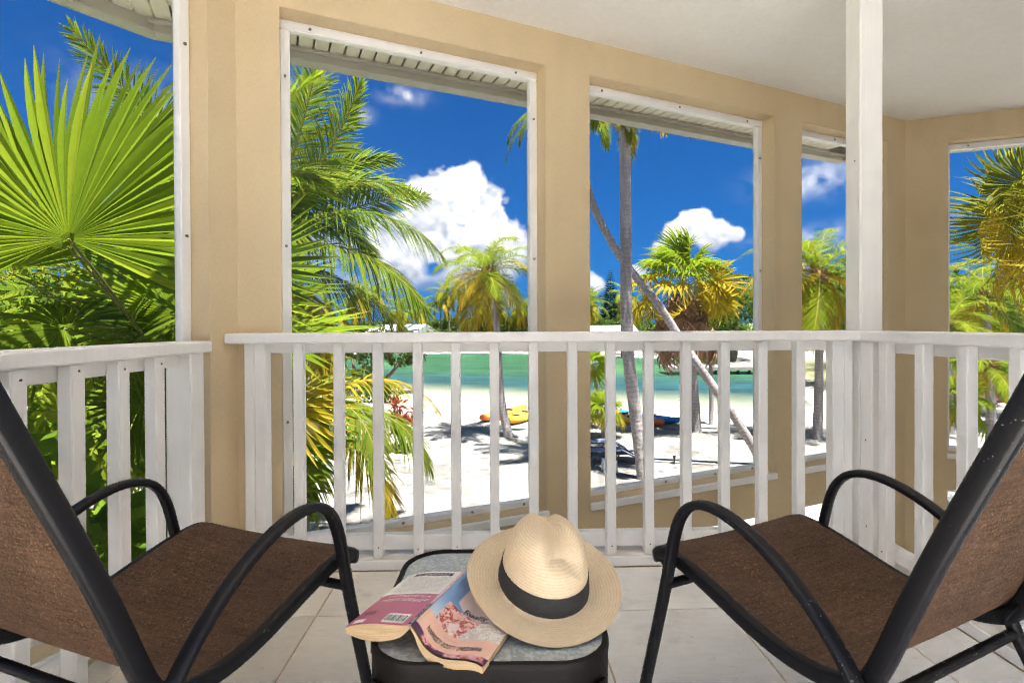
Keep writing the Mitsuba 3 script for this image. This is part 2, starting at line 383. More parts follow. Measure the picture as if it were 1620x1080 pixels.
def miter(o, d, out, s0, s1, k0, k1, z0, z1):
    """A wall piece of full thickness whose ends run at slopes k0, k1 along the thickness."""
    pts = [(s0, 0), (s1, 0), (s1 + k1 * TH, TH), (s0 + k0 * TH, TH)]
    P = [o + d * a + out * b for a, b in pts]
    return hull([[p[0], p[1], z] for p in P for z in (z0, z1)])


tA1 = math.tan((LL - AL) / 2); tA2 = math.tan((AL - BL) / 2)
openA = [(0.160, 1.385), (1.646, 3.010), (3.262, 4.160)]
openB = [(0.258, 1.75), (2.05, 3.2)]
openL = [(0.127, 1.50), (1.78, 3.3)]


def wall_run(o, d, out, L, opens, k0, k1):
    ed = [0] + [x for a in opens for x in a] + [L]
    for i in range(0, len(ed), 2):
        part(wall, 'column', miter(o, d, out, ed[i], ed[i + 1], k0 if i == 0 else 0, k1 if i == len(ed) - 2 else 0, G, ZC + 0.05), 'stucco')
    for a, b in opens:
        part(wall, 'lintel', wbox(o, d, out, a, b, 0.0, TH, ZH, ZC + 0.05, 0.0), 'stucco')
        part(wall, 'sill_beam', wbox(o, d, out, a, b, 0.0, TH, ZB, ZS - 0.004, 0.0), 'stucco')
        part(wall, 'sill_board', wbox(o, d, out, a - 0.006, b + 0.006, -0.022, 0.0, ZS - 0.034, ZS + 0.004, 0.004), 'white_paint_across')
        part(wall, 'sill_cap', wbox(o, d, out, a, b, 0.002, TH - 0.004, ZS - 0.004, ZS + 0.002, 0.002), 'stucco')
        w, q0, q1 = 0.042, 0.088, 0.1325
        fr = part(wall, 'window_frame', cat([
            wbox(o, d, out, a + 0.001, b - 0.001, q0, q1, ZH - 0.042, ZH - 0.001, 0.004), wbox(o, d, out, a + 0.001, b - 0.001, q0, q1, ZS + 0.002, ZS + 0.034, 0.004),
            wbox(o, d, out, a + 0.001, a + w, q0 + 0.002, q1 - 0.002, ZS + 0.034, ZH - 0.042, 0.004), wbox(o, d, out, b - w, b - 0.001, q0 + 0.002, q1 - 0.002, ZS + 0.034, ZH - 0.042, 0.004)]), 'alu_white')
        V = [o + d * x + out * 0.118 + A([0, 0, z]) for x, z in ((a + .03, ZS + .02), (b - .03, ZS + .02), (b - .03, ZH - .03), (a + .03, ZH - .03))]
        part(fr, 'insect_screen', (A(V), A([[0, 1, 2], [0, 2, 3]])), 'mesh_screen')
        sc = trimesh.creation.cylinder(0.0062, 0.006, sections=10)
        sc.apply_transform(trimesh.transformations.rotation_matrix(np.pi / 2, [1, 0, 0]))
        pts = [(a + (b - a) * t, ZH - 0.023) for t in (0.10, 0.5, 0.9)] + [(a + (b - a) * t, ZS + 0.020) for t in (0.12, 0.42, 0.7, 0.93)]
        pts += [(x, z) for x in (a + 0.022, b - 0.022) for z in (0.55, 1.30, 2.02)]
        for s, z in pts:
            m = sc.copy(); m.apply_translation([s, q0 - 0.0005, z])
            part(fr, 'screw', xf(m, o, d, out), 'screw', smooth=30)


wall_run(C1, dA, oA, LA, openA, -tA1, tA2)
wall_run(C2, dB, oB, LB, openB, -tA2, 0)
wall_run(C1, dL, oL * 1.0, LW, openL, -tA1, 0) if (oL @ A([-1, 0, 0])) > 0 else None

# back of the porch, behind the camera
EL, EB = C1 + dL * LW, C2 + dB * LB
hw = thing('house_wall', 'pale house wall behind the balcony', 'wall')
yb, yr = -4.0, -0.50
part(hw, 'panel', block([-3.2, yb - 0.2, G], [-0.9, yb, ZC + 0.05]), 'house_paint')
part(hw, 'panel', block([0.9, yb - 0.2, G], [6.4, yb, ZC + 0.05]), 'house_paint')
part(hw, 'side_panel', block([1.60, yr - 0.14, G], [6.3, yr - 0.002, ZC + 0.05]), 'house_paint')
part(hw, 'side_panel', block([-2.6, yr - 0.14, G], [-1.25, yr - 0.002, ZC + 0.05]), 'house_paint')
hr = thing('house_wall', 'pale house wall closing the porch on the far right', 'wall')
p0 = EB + dB * 0.0; p1 = A([6.3, yr, 0]); dd = unit(p1 - p0)
part(hr, 'panel', xf(block([0.003, 0, G], [np.linalg.norm(p1 - p0), 0.15, ZC + 0.05]), p0 + oB * 0.002, dd, A([-dd[1], dd[0], 0])), 'house_paint')
part(hw, 'lintel', block([-0.9, yb - 0.2, 2.1], [0.9, yb, ZC + 0.05]), 'house_paint')
part(hw, 'glass_door', block([-0.9, yb - 0.12, 0.0], [0.9, yb - 0.09, 2.1]), 'far_glass')

inner = [C1, C2, EB, A([6.4, yr, 0]), A([-3.2, yr, 0]), EL]
ceil = struct('ceiling', 'smooth off-white porch ceiling')
put(ceil, prism([(p[0], p[1]) for p in [C1 + (oA + oL) * 0.03, C2 + (oA + oB) * 0.03, EB + oB * 0.03, A([6.4, yr, 0]), A([-2.4, yr, 0])]], ZC, ZC + 0.04), 'ceiling_paint')

# eave: soffit boards, fascia, roof deck
ev = thing('roof_eave', 'cream boarded eave with pale fascia overhanging the porch wall', 'eave')
OV, ZSO, ZF = 0.74, 2.420, 2.362
EA1 = A([-1.60 - 0.21, 2.67 - 0.09, 0])
EA1 = C1 - dA * 0.40 + oA * OV; EA2 = C2 + oA * OV + dA * (OV * tA2)
for i in range(64):
    s = -0.60 + i * 0.0785
    if s > LA + 0.30:
        break
    part(ev, 'soffit_board', wbox(C1, dA, oA, s, s + 0.0675, TH - 0.01, OV - 0.03, ZSO, ZSO + 0.012, 0.0025), 'soffit')
for i in range(36):
    s = -0.16 + i * 0.0785
    part(ev, 'soffit_board', wbox(C2, dB, oB, s, s + 0.0675, TH - 0.01, OV - 0.03, ZSO + 0.003, ZSO + 0.015, 0.0025), 'soffit')


def fasc(p0, p1, out, ea, eb):
    d = unit(p1 - p0); L = np.linalg.norm(p1 - p0)
    f = part(ev, 'fascia', xf(block([-ea, -0.09, ZF], [L + eb, 0.0, 2.62], 0.006), p0, d, out), 'fascia')
    part(f, 'trim', xf(block([-ea, -0.115, ZSO - 0.022], [L + eb, -0.088, ZSO - 0.002], 0.004), p0, d, out), 'fascia')


fasc(EA1, EA2, oA, 0.0, 0.0)
EB2 = C2 + oB * OV - dB * (OV * tA2)
fasc(EA2, C2 + oB * OV + dB * (LB + .2), oB, -0.003, 0.0)
# left end of the eave turns back along the left wall
dE = unit(A([-0.62, -0.79, 0])); oE = A([dE[1], -dE[0], 0])
if oE @ oL < 0:
    oE = -oE
LE = 3.6
fe = part(ev, 'fascia', xf(block([0.0, -0.09, ZF], [LE, 0.0, 2.618], 0.006), EA1, dE, oE), 'fascia')
for i in range(42):
    s = 0.02 + i * 0.0785
    part(ev, 'soffit_board', xf(block([s, -0.95, ZSO + 0.006], [s + 0.0675, -0.092, ZSO + 0.018], 0.0025), EA1, dE, oE), 'soffit')
roofp = [EA1, EA2, C2 + oB * OV + dB * (LB + .2), A([6.9, yr, 0]), EA1 + dE * LE]
part(ev, 'roof_deck', prism([(p[0], p[1]) for p in roofp], 2.622, 2.70), 'roof_metal')

# balcony floor: tiles over a slab
fl = struct('balcony_floor', 'pale square-tiled balcony floor with tan grout lines')
X0, X1, YF = -1.082, 1.448, 2.25
put(fl, block([X0 - 0.10, yb, -0.20], [X1 + 0.12, YF, -0.0035], 0.001), 'grout')
P_ = 0.459
for i in range(-2, 6):
    for j in range(-13, 1):
        a0, a1 = -0.602 + i * P_, -0.602 + (i + 1) * P_
        b0, b1 = 1.79 + j * P_, 1.79 + (j + 1) * P_
        a0, a1 = max(a0, X0 - 0.08), min(a1, X1); b0, b1 = max(b0, yb), min(b1, YF - 0.14)
        if a1 - a0 < 0.03 or b1 - b0 < 0.03:
            continue
        put(nk(fl + '__tile'), block([a0 + 0.0026, b0 + 0.0026, -0.02], [a1 - 0.0026, b1 - 0.0026, 0.0], 0.0014), 'tile')

# ------------------------------------------------------------------ railings
def nail(parent, p, n):
    m = trimesh.creation.cylinder(0.0032, 0.003, sections=8)
    z = unit(n)
    m.apply_transform(trimesh.geometry.align_vectors([0, 0, 1], z)); m.apply_translation(p)
    part(parent, 'nail', m, 'rust', smooth=30)


rl = thing('balcony_railing', 'white painted wooden railing across the front, straight ahead of the table', 'railing')
part(rl, 'handrail', block([-1.042, 2.085, 0.892], [1.452, 2.235, 0.932], 0.005), 'white_paint_across')
part(rl, 'upper_rail', block([-0.93, 2.160, 0.852], [1.415, 2.198, 0.892], 0.003), 'white_paint_across')
part(rl, 'lower_rail', block([-0.93, 2.160, 0.062], [1.415, 2.198, 0.122], 0.003), 'white_paint_across')
part(rl, 'curb', block([-1.05, 2.112, 0.0], [1.452, 2.262, 0.041], 0.004), 'white_paint_across')
bal = block([-0.019, 0, 0.042], [0.019, 0.038, 0.892], 0.0035)
d0 = mikit.ply(bal, 'white_paint')
px_l = [469, 530, 595, 658, 719, 781, 842, 903, 965.5, 1028, 1087, 1149, 1210, 1270]
rng = np.random.default_rng(5)
for i, x in enumerate(-0.794 + 0.019 + 0.1538 * np.arange(14)):
    k = reuse(nk(rl + '__baluster'), d0, T().translate([float(x + rng.normal(0, .0015)), 2.121, 0]).rotate([0, 0, 1], float(rng.normal(0, .6))))
    nail(k, [x + 0.002, 2.120, 0.085 + rng.normal(0, .004)], [0, -1, 0])
part(rl, 'end_post', block([-0.985, 2.124, 0.041], [-0.945, 2.175, 0.892], 0.004), 'white_paint')
part(rl, 'end_post', block([-0.943, 2.118, 0.041], [-0.900, 2.175, 0.892], 0.004), 'white_paint')
part(rl, 'end_post', block([1.350, 2.118, 0.041], [1.398, 2.165, 0.892], 0.004), 'white_paint')
part(rl, 'end_post', block([1.401, 2.128, 0.041], [1.440, 2.165, 0.892], 0.004), 'white_paint')

rl2 = thing('balcony_railing', 'white painted wooden railing along the left side, behind the left chair', 'railing')
xl = -1.062
part(rl2, 'handrail', block([xl - 0.125, -0.9, 0.866], [xl + 0.012, 2.02, 0.906], 0.005), 'white_paint_across')
part(rl2, 'upper_rail', block([xl - 0.076, -0.9, 0.822], [xl - 0.040, 1.94, 0.866], 0.003), 'white_paint_across')
part(rl2, 'lower_rail', block([xl - 0.076, -0.9, 0.062], [xl - 0.040, 1.94, 0.115], 0.003), 'white_paint_across')
balx = block([-0.038, -0.023, 0.0], [0, 0.023, 0.866], 0.0035)
d1 = mikit.ply(balx, 'white_paint')
for i in range(16):
    y = 1.735 - 0.1685 * i
    k = reuse(nk(rl2 + '__baluster'), d1, T().translate([xl, float(y + rng.normal(0, .002)), 0]).rotate([0, 0, 1], float(rng.normal(0, .6))))
    nail(k, [xl + 0.0005, y, 0.845 + rng.normal(0, .003)], [1, 0, 0])
part(rl2, 'end_post', block([xl - 0.085, 1.895, 0.0], [xl + 0.002, 1.942, 0.866], 0.004), 'white_paint')
part(rl2, 'end_post', block([xl - 0.050, 1.944, 0.0], [xl - 0.004, 1.992, 0.866], 0.004), 'white_paint')

rl3 = thing('balcony_railing', 'white painted wooden railing along the right side, behind the right chair', 'railing')
xr = 1.455
part(rl3, 'handrail', block([xr - 0.012, -0.9, 0.890], [xr + 0.125, 2.105, 0.930], 0.005), 'white_paint_across')
part(rl3, 'upper_rail', block([xr + 0.040, -0.9, 0.848], [xr + 0.076, 2.10, 0.890], 0.003), 'white_paint_across')
part(rl3, 'lower_rail', block([xr + 0.040, -0.9, 0.062], [xr + 0.076, 2.10, 0.115], 0.003), 'white_paint_across')
part(rl3, 'curb', block([xr - 0.006, -1.0, 0.0], [xr + 0.11, 2.105, 0.041], 0.004), 'white_paint_across')
balr = block([0, -0.021, 0.042], [0.038, 0.021, 0.890], 0.0035)
d2 = mikit.ply(balr, 'white_paint')
for i in range(16):
    y = 1.985 - 0.1725 * i
    k = reuse(nk(rl3 + '__baluster'), d2, T().translate([xr, float(y + rng.normal(0, .002)), 0]).rotate([0, 0, 1], float(rng.normal(0, .6))))
    nail(k, [xr - 0.0005, y, 0.10 + rng.normal(0, .003)], [-1, 0, 0])
nb = part(rl3, 'corner_board', block([xr + 0.004, 2.045, 0.041], [xr + 0.042, 2.112, 0.890], 0.004), 'white_paint')
nail(nb, [xr + 0.0035, 2.08, 0.50], [-1, 0, 0]); nail(nb, [xr + 0.0035, 2.075, 0.16], [-1, 0, 0])

post = thing('porch_post', 'white square wooden post rising from the railing corner to the ceiling', 'post')
part(post, 'shaft', block([1.462, 2.116, 0.0], [1.556, 2.212, ZC + 0.02], 0.006), 'white_paint')
nail(post, [1.4615, 2.15, 1.62], [-1, 0, 0])

# ------------------------------------------------------------------ patio chairs
ARM = [(-0.066, 0.0), (-0.012, 0.20), (0.039, 0.399), (0.072, 0.516), (0.118, 0.564), (0.201, 0.571), (0.340, 0.511), (0.481, 0.361)]
RAIL = [(-0.032, 0.392), (0.013, 0.407), (0.177, 0.371), (0.326, 0.340), (0.449, 0.360), (0.489, 0.415), (0.550, 0.578), (0.682, 0.891), (0.715, 0.985)]
HWD, AO = 0.238, 0.036
ac = spline(ARM, 64); rc = spline(RAIL, 90)


def lift(c, u):
    return np.c_[np.full(len(c), u), -c[:, 0], c[:, 1]]


def sling_mesh(c, w, sag, nu=21):
    u = w * np.sin(np.linspace(-1, 1, nu) * np.pi / 2)
    t = np.gradient(c, axis=0); nrm = np.c_[t[:, 1], -t[:, 0]]; nrm /= np.linalg.norm(nrm, axis=1, keepdims=True)
    prof = (1 - (u / w) ** 2)
    edge = 0.0185 - 0.020 * np.clip((np.abs(u) / w - 0.93) / 0.07, 0, 1) ** 2     # lies on the rails and is tucked round them
    B = c[:, None, :] + nrm[:, None, :] * (sag[:, None, None] * prof[None, :, None] - edge[None, :, None])
    V = np.stack([np.broadcast_to(u, B.shape[:2]), -B[..., 0], B[..., 1]], -1).reshape(-1, 3)
    L = np.r_[0, np.cumsum(np.linalg.norm(np.diff(c, axis=0), axis=1))]
    uv = np.stack(np.broadcast_arrays(u[None, :], L[:, None]), -1).reshape(-1, 2)
    return trimesh.Trimesh(V, grid_faces(len(c), nu), process=False), uv


ib = int(np.argmin(np.hypot(rc[:, 0] - 0.455, rc[:, 1] - 0.365)))
seat_c, back_c = rc[1:ib + 1], rc[ib:]
seat_m, seat_uv = sling_mesh(seat_c, HWD + 0.017, np.sin(np.linspace(0.15, 1, len(seat_c)) * np.pi) * 0.012)
back_m, back_uv = sling_mesh(back_c, HWD + 0.017, np.sin(np.linspace(0, 1, len(back_c)) * np.pi) * 0.016)
CH = {
    'seat': (seat_m, 'sling', dict(smooth=True, uv=seat_uv)),
    'backrest': (back_m, 'sling', dict(smooth=True, uv=back_uv + [0, 3.0]))}


def make_chair(label, x, y, deg):
    c = thing('patio_chair', label, 'chair', 'sling chairs on the balcony')
    tw = T().translate([x, y, 0]).rotate([0, 0, 1], -deg)
    for k, (m, b, kw) in CH.items():
        put(c + '__' + k, m, b, tw=tw, **kw)
    for s in (1, -1):
        part(c, 'side_rail', superoval(lift(rc, s * (HWD + 0.004)), 0.0132, 0.0165, [1, 0, 0]), 'black_metal', smooth=40, tw=tw)
        cp = lift(rc[:1], s * (HWD + 0.004))[0]
        part(c, 'end_cap', superoval([cp + [0, 0.0, 0], cp + [0, 0.004, -0.001], cp + [0, 0.008, -0.002], cp + [0, .0085, -.002]], [0.0140, 0.0148, 0.0140, 0.009], [0.0165, 0.0172, 0.0165, 0.011], [1, 0, 0]), 'plastic_dark', smooth=40, tw=tw)
        tt = np.linspace(0, 1, len(ac))
        wd = 0.0152 + 0.0 * tt
        part(c, 'arm', superoval(lift(ac, s * (HWD + AO)), wd, 0.0100, [1, 0, 0], pw=0.7), 'black_metal', smooth=40, tw=tw)
        leg = spline([(0.450, 0.350), (0.462, 0.310), (0.540, 0.160), (0.605, 0.0)], 16)
        part(c, 'rear_leg', superoval(lift(leg, s * (HWD + AO)), 0.0125, 0.0125, [1, 0, 0], pw=0.8), 'black_metal', smooth=40, tw=tw)
        for b_, z_ in ((-0.066, 0.0), (0.605, 0.0)):
            f = trimesh.creation.cylinder(0.0155, 0.014, sections=16); f.apply_translation([s * (HWD + AO), -b_, 0.007])
            part(c, 'foot', f, 'plastic_dark', smooth=30, tw=tw)
        bolt = trimesh.creation.cylinder(0.006, 0.006, sections=12)
        bolt.apply_translation([s * 0.15, -0.20, 0.342]); part(c, 'bolt', bolt, 'plastic_dark', smooth=30, tw=tw)
    part(c, 'front_stretcher', sweep([(-HWD - AO, -0.030, 0.352), (HWD + AO, -0.030, 0.352)], 0.011, 0.011, n=14), 'black_metal', smooth=40, tw=tw)
    part(c, 'front_bar', sweep([(-HWD, 0.022, 0.378), (HWD, 0.022, 0.378)], 0.010, 0.010, n=14), 'black_metal', smooth=40, tw=tw)
    part(c, 'rear_stretcher', sweep([(-HWD - AO, -0.456, 0.320), (HWD + AO, -0.456, 0.320)], 0.0105, 0.0105, n=14), 'black_metal', smooth=40, tw=tw)
    for s in (1, -1):
        pl_ = [[s * (HWD - 0.004), -0.478, 0.402], [s * (HWD - 0.004), -0.452, 0.346], [s * (HWD - 0.030), -0.462, 0.356], [s * (HWD - 0.046), -0.472, 0.378], [s * (HWD - 0.040), -0.480, 0.396]]
        part(c, 'gusset', hull([[x, y + d, z] for x, y, z in pl_ for d in (-0.003, 0.003)]), 'black_metal', tw=tw)
    return c


make_chair('brown sling patio chair with black arms, left of the side table', -0.594, 1.395, 22.24)
make_chair('brown sling patio chair with black arms, right of the side table', 0.634, 1.381, -24.04)

# ------------------------------------------------------------------ side table
tb = thing('side_table', 'low dark metal side table with pebbled glass top between the chairs', 'table')
TZ = 0.405
ttw = T().translate([-0.010, 1.096, 0]).rotate([0, 0, 1], -1.5)


def rrect(hx, hy, r, n=10):
    P = []
    for cx, cy, a in ((hx - r, hy - r, 0), (-hx + r, hy - r, 90), (-hx + r, -hy + r, 180), (hx - r, -hy + r, 270)):
        for t in np.radians(a + np.linspace(0, 90, n)):
            P.append([cx + r * math.cos(t), cy + r * math.sin(t)])
    return A(P)


def ring(prof, hx, hy, r):
    """A band of the section prof [(inset, z)] round a rounded rectangle."""
    n = 40
    V = np.concatenate([np.c_[rrect(hx - i, hy - i, max(r - i, 0.004)), np.full(n, z)] for i, z in prof + [prof[0]]])
    return trimesh.Trimesh(V, grid_faces(len(prof) + 1, n, True), process=False)


hx, hy, rr = 0.212, 0.226, 0.095
part(tb, 'glass_top', prism(rrect(hx - 0.006, hy - 0.006, rr - 0.006), TZ - 0.007, TZ - 0.002), 'pebble_glass', tw=ttw)
part(tb, 'rim', ring([(0.0115, TZ - 0.001), (0.0095, TZ + 0.0035), (0.005, TZ + 0.005), (0.001, TZ + 0.003), (-0.0005, TZ - 0.002), (-0.0005, TZ - 0.012), (0.0115, TZ - 0.012)], hx, hy, rr), 'dark_brown_metal', smooth=35, tw=ttw)
part(tb, 'apron', ring([(0.002, TZ - 0.0115), (0.001, TZ - 0.014), (0.0015, TZ - 0.085), (0.010, TZ - 0.09), (0.016, TZ - 0.085), (0.016, TZ - 0.0125)], hx, hy, rr), 'dark_brown_metal', smooth=35, tw=ttw)
for sx in (-1, 1):
    for sy in (-1, 1):
        pth = spline([(sx * (hx - 0.030), sy * (hy - 0.030), TZ - 0.045), (sx * (hx - 0.006), sy * (hy - 0.006), TZ - 0.12), (sx * (hx + 0.012), sy * (hy + 0.012), TZ - 0.22), (sx * (hx + 0.03), sy * (hy + 0.03), 0.0)], 16)
        part(tb, 'leg', superoval(pth, 0.017, 0.011, [sx, -sy, 0]), 'dark_brown_metal', smooth=40, tw=ttw)

# ------------------------------------------------------------------ open paperback, face down
bk = thing('paperback_book', 'open pink and white paperback lying face down on the side table', 'book')
SB = A([-0.146, 0.905, 0.0]); ST = A([-0.0646, 1.098, 0.0])
eS = unit(ST - SB); eN = A([eS[1], -eS[0], 0]); LBK = 0.210
# cover section across the spine: (offset, height), left is the back cover, right the front cover
SEC_L = spline([(0, 0.4555), (-0.035, 0.4500), (-0.080, 0.4430), (-0.136, 0.4250)], 24)
SEC_R = spline([(0, 0.4555), (0.012, 0.4485), (0.030, 0.4270), (0.062, 0.4165), (0.100, 0.4215), (0.135, 0.4175)], 30)


def sec_at(sec, h):
    L = np.r_[0, np.cumsum(np.linalg.norm(np.diff(sec, axis=0), axis=1))]
    return np.stack([np.interp(h, L, sec[:, 0]), np.interp(h, L, sec[:, 1])], -1), L[-1]


def on_cover(sec, h, v, up):
    """Points of the cover at distance h from the spine, v along it (0 = foot of the book), raised by up."""
    p, _ = sec_at(sec, h); q, _ = sec_at(sec, h + 1e-3); p0, _ = sec_at(sec, np.maximum(h - 1e-3, 0))
    t = q - p0; t /= np.linalg.norm(t, axis=-1, keepdims=True) + 1e-12
    n = np.stack([-t[..., 1], t[..., 0]], -1); n = n * np.where(n[..., 1:] < 0, -1, 1)
    p = p + n * np.asarray(up)[..., None]
    w = SB + p[..., :1] * eN + np.asarray(v)[..., None] * eS
    w[..., 2] = p[..., 1]
    return w


LL_, LR_ = sec_at(SEC_L, 0)[1], sec_at(SEC_R, 0)[1]


def back_c_(p, n, uv):     # printed back cover: white above, rose below, a pale publisher's box in the corner
    h, v = uv.x, uv.y
    e = 0.112 + 0.002 * dr.sin(h * 60)
    c = mix((0.50, 0.145, 0.235), (0.80, 0.76, 0.74), smoothstep(e - 0.0006, e + 0.0006, v))
    return mix(c, (0.38, 0.16, 0.32), smoothstep(0.008, 0.0072, h))
M('print_back', pr(mikit.proc(back_c_), 0.30, specular=0.5))


def front_c_(p, n, uv):    # printed front cover: sky above, a plain red-and-white blossom motif, salmon band, red foot
    h, v = uv.x, uv.y
    g_ = fbm(h * 70, v * 70, 3.0, 3)
    f = fbm(h * 150 + 3.0 * g_, v * 150 - 3.0 * g_, 0.0, 4)
    ridge = dr.abs(f - 0.5) * 5.0
    blo = mix((0.40, 0.030, 0.018), (0.80, 0.52, 0.46), smoothstep(0.10, 0.85, ridge + 0.9 * (g_ - 0.45)))
    blo = mix(blo, (0.86, 0.78, 0.72), smoothstep(0.56, 0.70, g_) * 0.7)
    lace = mix((0.52, 0.46, 0.40), (0.80, 0.76, 0.70), smoothstep(0.42, 0.6, noise(h * 900, v * 900) * 0.5 + f * 0.5))
    sky_ = mix((0.50, 0.60, 0.68), (0.20, 0.33, 0.55), smoothstep(0.05, 0.13, v))
    c = mix(sky_, blo, smoothstep(0.0195, 0.0215, h + 0.012 * (f - 0.5) - 0.06 * smoothstep(0.112, 0.13, v)))
    c = mix(c, lace, smoothstep(-0.002, 0.002, (h - 0.082) - 0.5 * (v - 0.075) + 0.012 * (f - 0.5)))
    arc = 0.118 + 4.2 * dr.square(h - 0.070)
    c = mix(c, (0.78, 0.64, 0.60), smoothstep(arc - 0.001, arc + 0.001, v + 0.25 * (h - 0.07)) * smoothstep(0.030, 0.034, h))
    band = (v - 0.030) - 1.2 * dr.square(h - 0.075)
    c = mix((0.80, 0.50, 0.38), c, smoothstep(0.022, 0.024, band))
    foot = mix(blo * mix((1, 1, 1), (0.9, 0.6, 0.75), h * 8), (0.10, 0.03, 0.09), smoothstep(0.55, 0.66, noise(h * 60, v * 90)))
    c = mix(foot, c, smoothstep(-0.0225, -0.0205, band))
    return c
M('print_front', pr(mikit.proc(front_c_), 0.28, specular=0.5))


def cover_mesh(sec, L, mat, name, flip=False):
    h = np.linspace(0, L, 40); v = np.linspace(0, LBK, 24)
    H, V = np.meshgrid(h, v, indexing='ij')
    up = on_cover(sec, H.ravel(), V.ravel(), 0.0004 * np.ones(H.size)); dn = on_cover(sec, H.ravel(), V.ravel(), np.zeros(H.size))
    F = grid_faces(40, 24)
    # edge strip closing the sheet
    n = H.size
    idx = np.arange(n).reshape(40, 24)
    loop = np.r_[idx[:, 0], idx[-1, 1:], idx[-2::-1, -1], idx[0, -2:0:-1]]
    nx = np.roll(loop, -1)
    E = np.vstack([np.stack([loop, nx, nx + n], 1), np.stack([loop, nx + n, loop + n], 1)])
    m = trimesh.Trimesh(np.vstack([up, dn]), np.vstack([F, F[:, ::-1] + n, E]), process=False)
    uv = np.stack([np.r_[H.ravel(), H.ravel()], np.r_[V.ravel(), V.ravel()]], 1)
    return part(bk, name, m, mat, smooth=True, uv=uv)


cb = cover_mesh(SEC_L, LL_, 'print_back', 'back_cover')
cf = cover_mesh(SEC_R, LR_, 'print_front', 'front_cover')
labels[cb] = {'label': 'rose and white back cover with a barcode'}
labels[cf] = {'label': 'front cover with red blossoms and a salmon band'}


def pages(sec, L, th, sag, name, ext):
    """The block of pages under a cover, bulging downwards."""
    h = np.linspace(0.002, L - 0.002, 30); v = np.linspace(0.0015 - ext, LBK - 0.0015, 12)
    rows = []
    k = 7
    for i in range(k):
        f = i / (k - 1)
        H, V = np.meshgrid(h * (1 + 0.012 * f), v, indexing='ij')
        p = on_cover(sec, np.minimum(H, L - 0.001).ravel(), V.ravel(), np.full(H.size, -0.0004))
        hh = (H / L).ravel()
        p[:, 2] -= f * (th * np.minimum(1, hh * 6 + 0.15) + sag * np.sin(np.clip(hh, 0, 1) * np.pi) ** 0.8)
        p[:, 2] = np.maximum(p[:, 2], TZ + 0.0006 * (k - i)) if name != 'none' else p[:, 2]
        p[:, :2] += (f * 0.004 * np.sin(hh * np.pi))[:, None] * (-eS[:2])
        rows.append(p.reshape(30, 12, 3))
    R_ = np.stack(rows, 0)                                             # k, 30, 12, 3
    ms, uvs = [], []

    def sheet(a, u0):
        m, n = a.shape[:2]
        ms.append(trimesh.Trimesh(a.reshape(-1, 3), grid_faces(m, n), process=False))
        U, V_ = np.meshgrid(np.linspace(0, 1, m), np.linspace(0, 1, n), indexing='ij')
        uvs.append(np.stack([V_.ravel(), U.ravel()], 1))
    sheet(R_[:, :, 0], 0); sheet(R_[:, :, -1], 0); sheet(R_[:, -1, :], 0); sheet(R_[:, 0, :], 0); sheet(R_[-1], 0)
    return part(bk, name, cat(ms), 'paper', uv=np.vstack(uvs))


pages(SEC_L, LL_, 0.009, 0.020, 'pages', 0.000)
pages(SEC_R, LR_, 0.010, 0.004, 'pages', 0.006)


def wrap_text(parent, text, size, h0, v0, ang, sec, mat, side=1, bold=False, width=None, up=0.0008, bend=0.0, hc=0.075):
    """Flat lettering laid on a cover: origin (h0, v0), reading direction ang degrees from the h axis."""
    m = meshkit.text_mesh(text, size, 0.00015, bold)
    if width:
        m.vertices[:, 0] *= width / m.bounds[1][0]
    m = m.subdivide_to_size(0.006)
    V = m.vertices; a = math.radians(ang)
    h = h0 + side * (V[:, 0] * math.cos(a) - V[:, 1] * math.sin(a)); v = v0 + V[:, 0] * math.sin(a) + V[:, 1] * math.cos(a)
    v = v + bend * (h - hc) ** 2
    m.vertices = on_cover(sec, np.clip(h, 1e-4, None), v, up + V[:, 2])
    return part(parent, 'lettering', m, mat)


wrap_text(cf, 'HARRIET SCOTT CHESSMAN', 0.0100, 0.022, 0.0205, 0, SEC_R, 'ink_dark', width=0.110, bend=1.0, bold=True)
wrap_text(cf, 'a novel', 0.0032, 0.052, 0.040, 0, SEC_R, 'ink_rose', width=0.03, bend=1.0)
wrap_text(cf, 'Really', 0.0125, 0.050, 0.1230, -8, SEC_R, 'ink_dark', width=0.052, bold=True)
wrap_text(cf, 'HER MOTHER', 0.0042, 0.074, 0.112, -8, SEC_R, 'ink_grey', width=0.035)


def strip(parent, name, h0, h1, v0, v1, sec, mat, up=0.0007):
    H, V = np.meshgrid(np.linspace(h0, h1, 8), np.linspace(v0, v1, 3), indexing='ij')
    return part(parent, name, trimesh.Trimesh(on_cover(sec, H.ravel(), V.ravel(), np.full(H.size, up)), grid_faces(8, 3), process=False), mat)


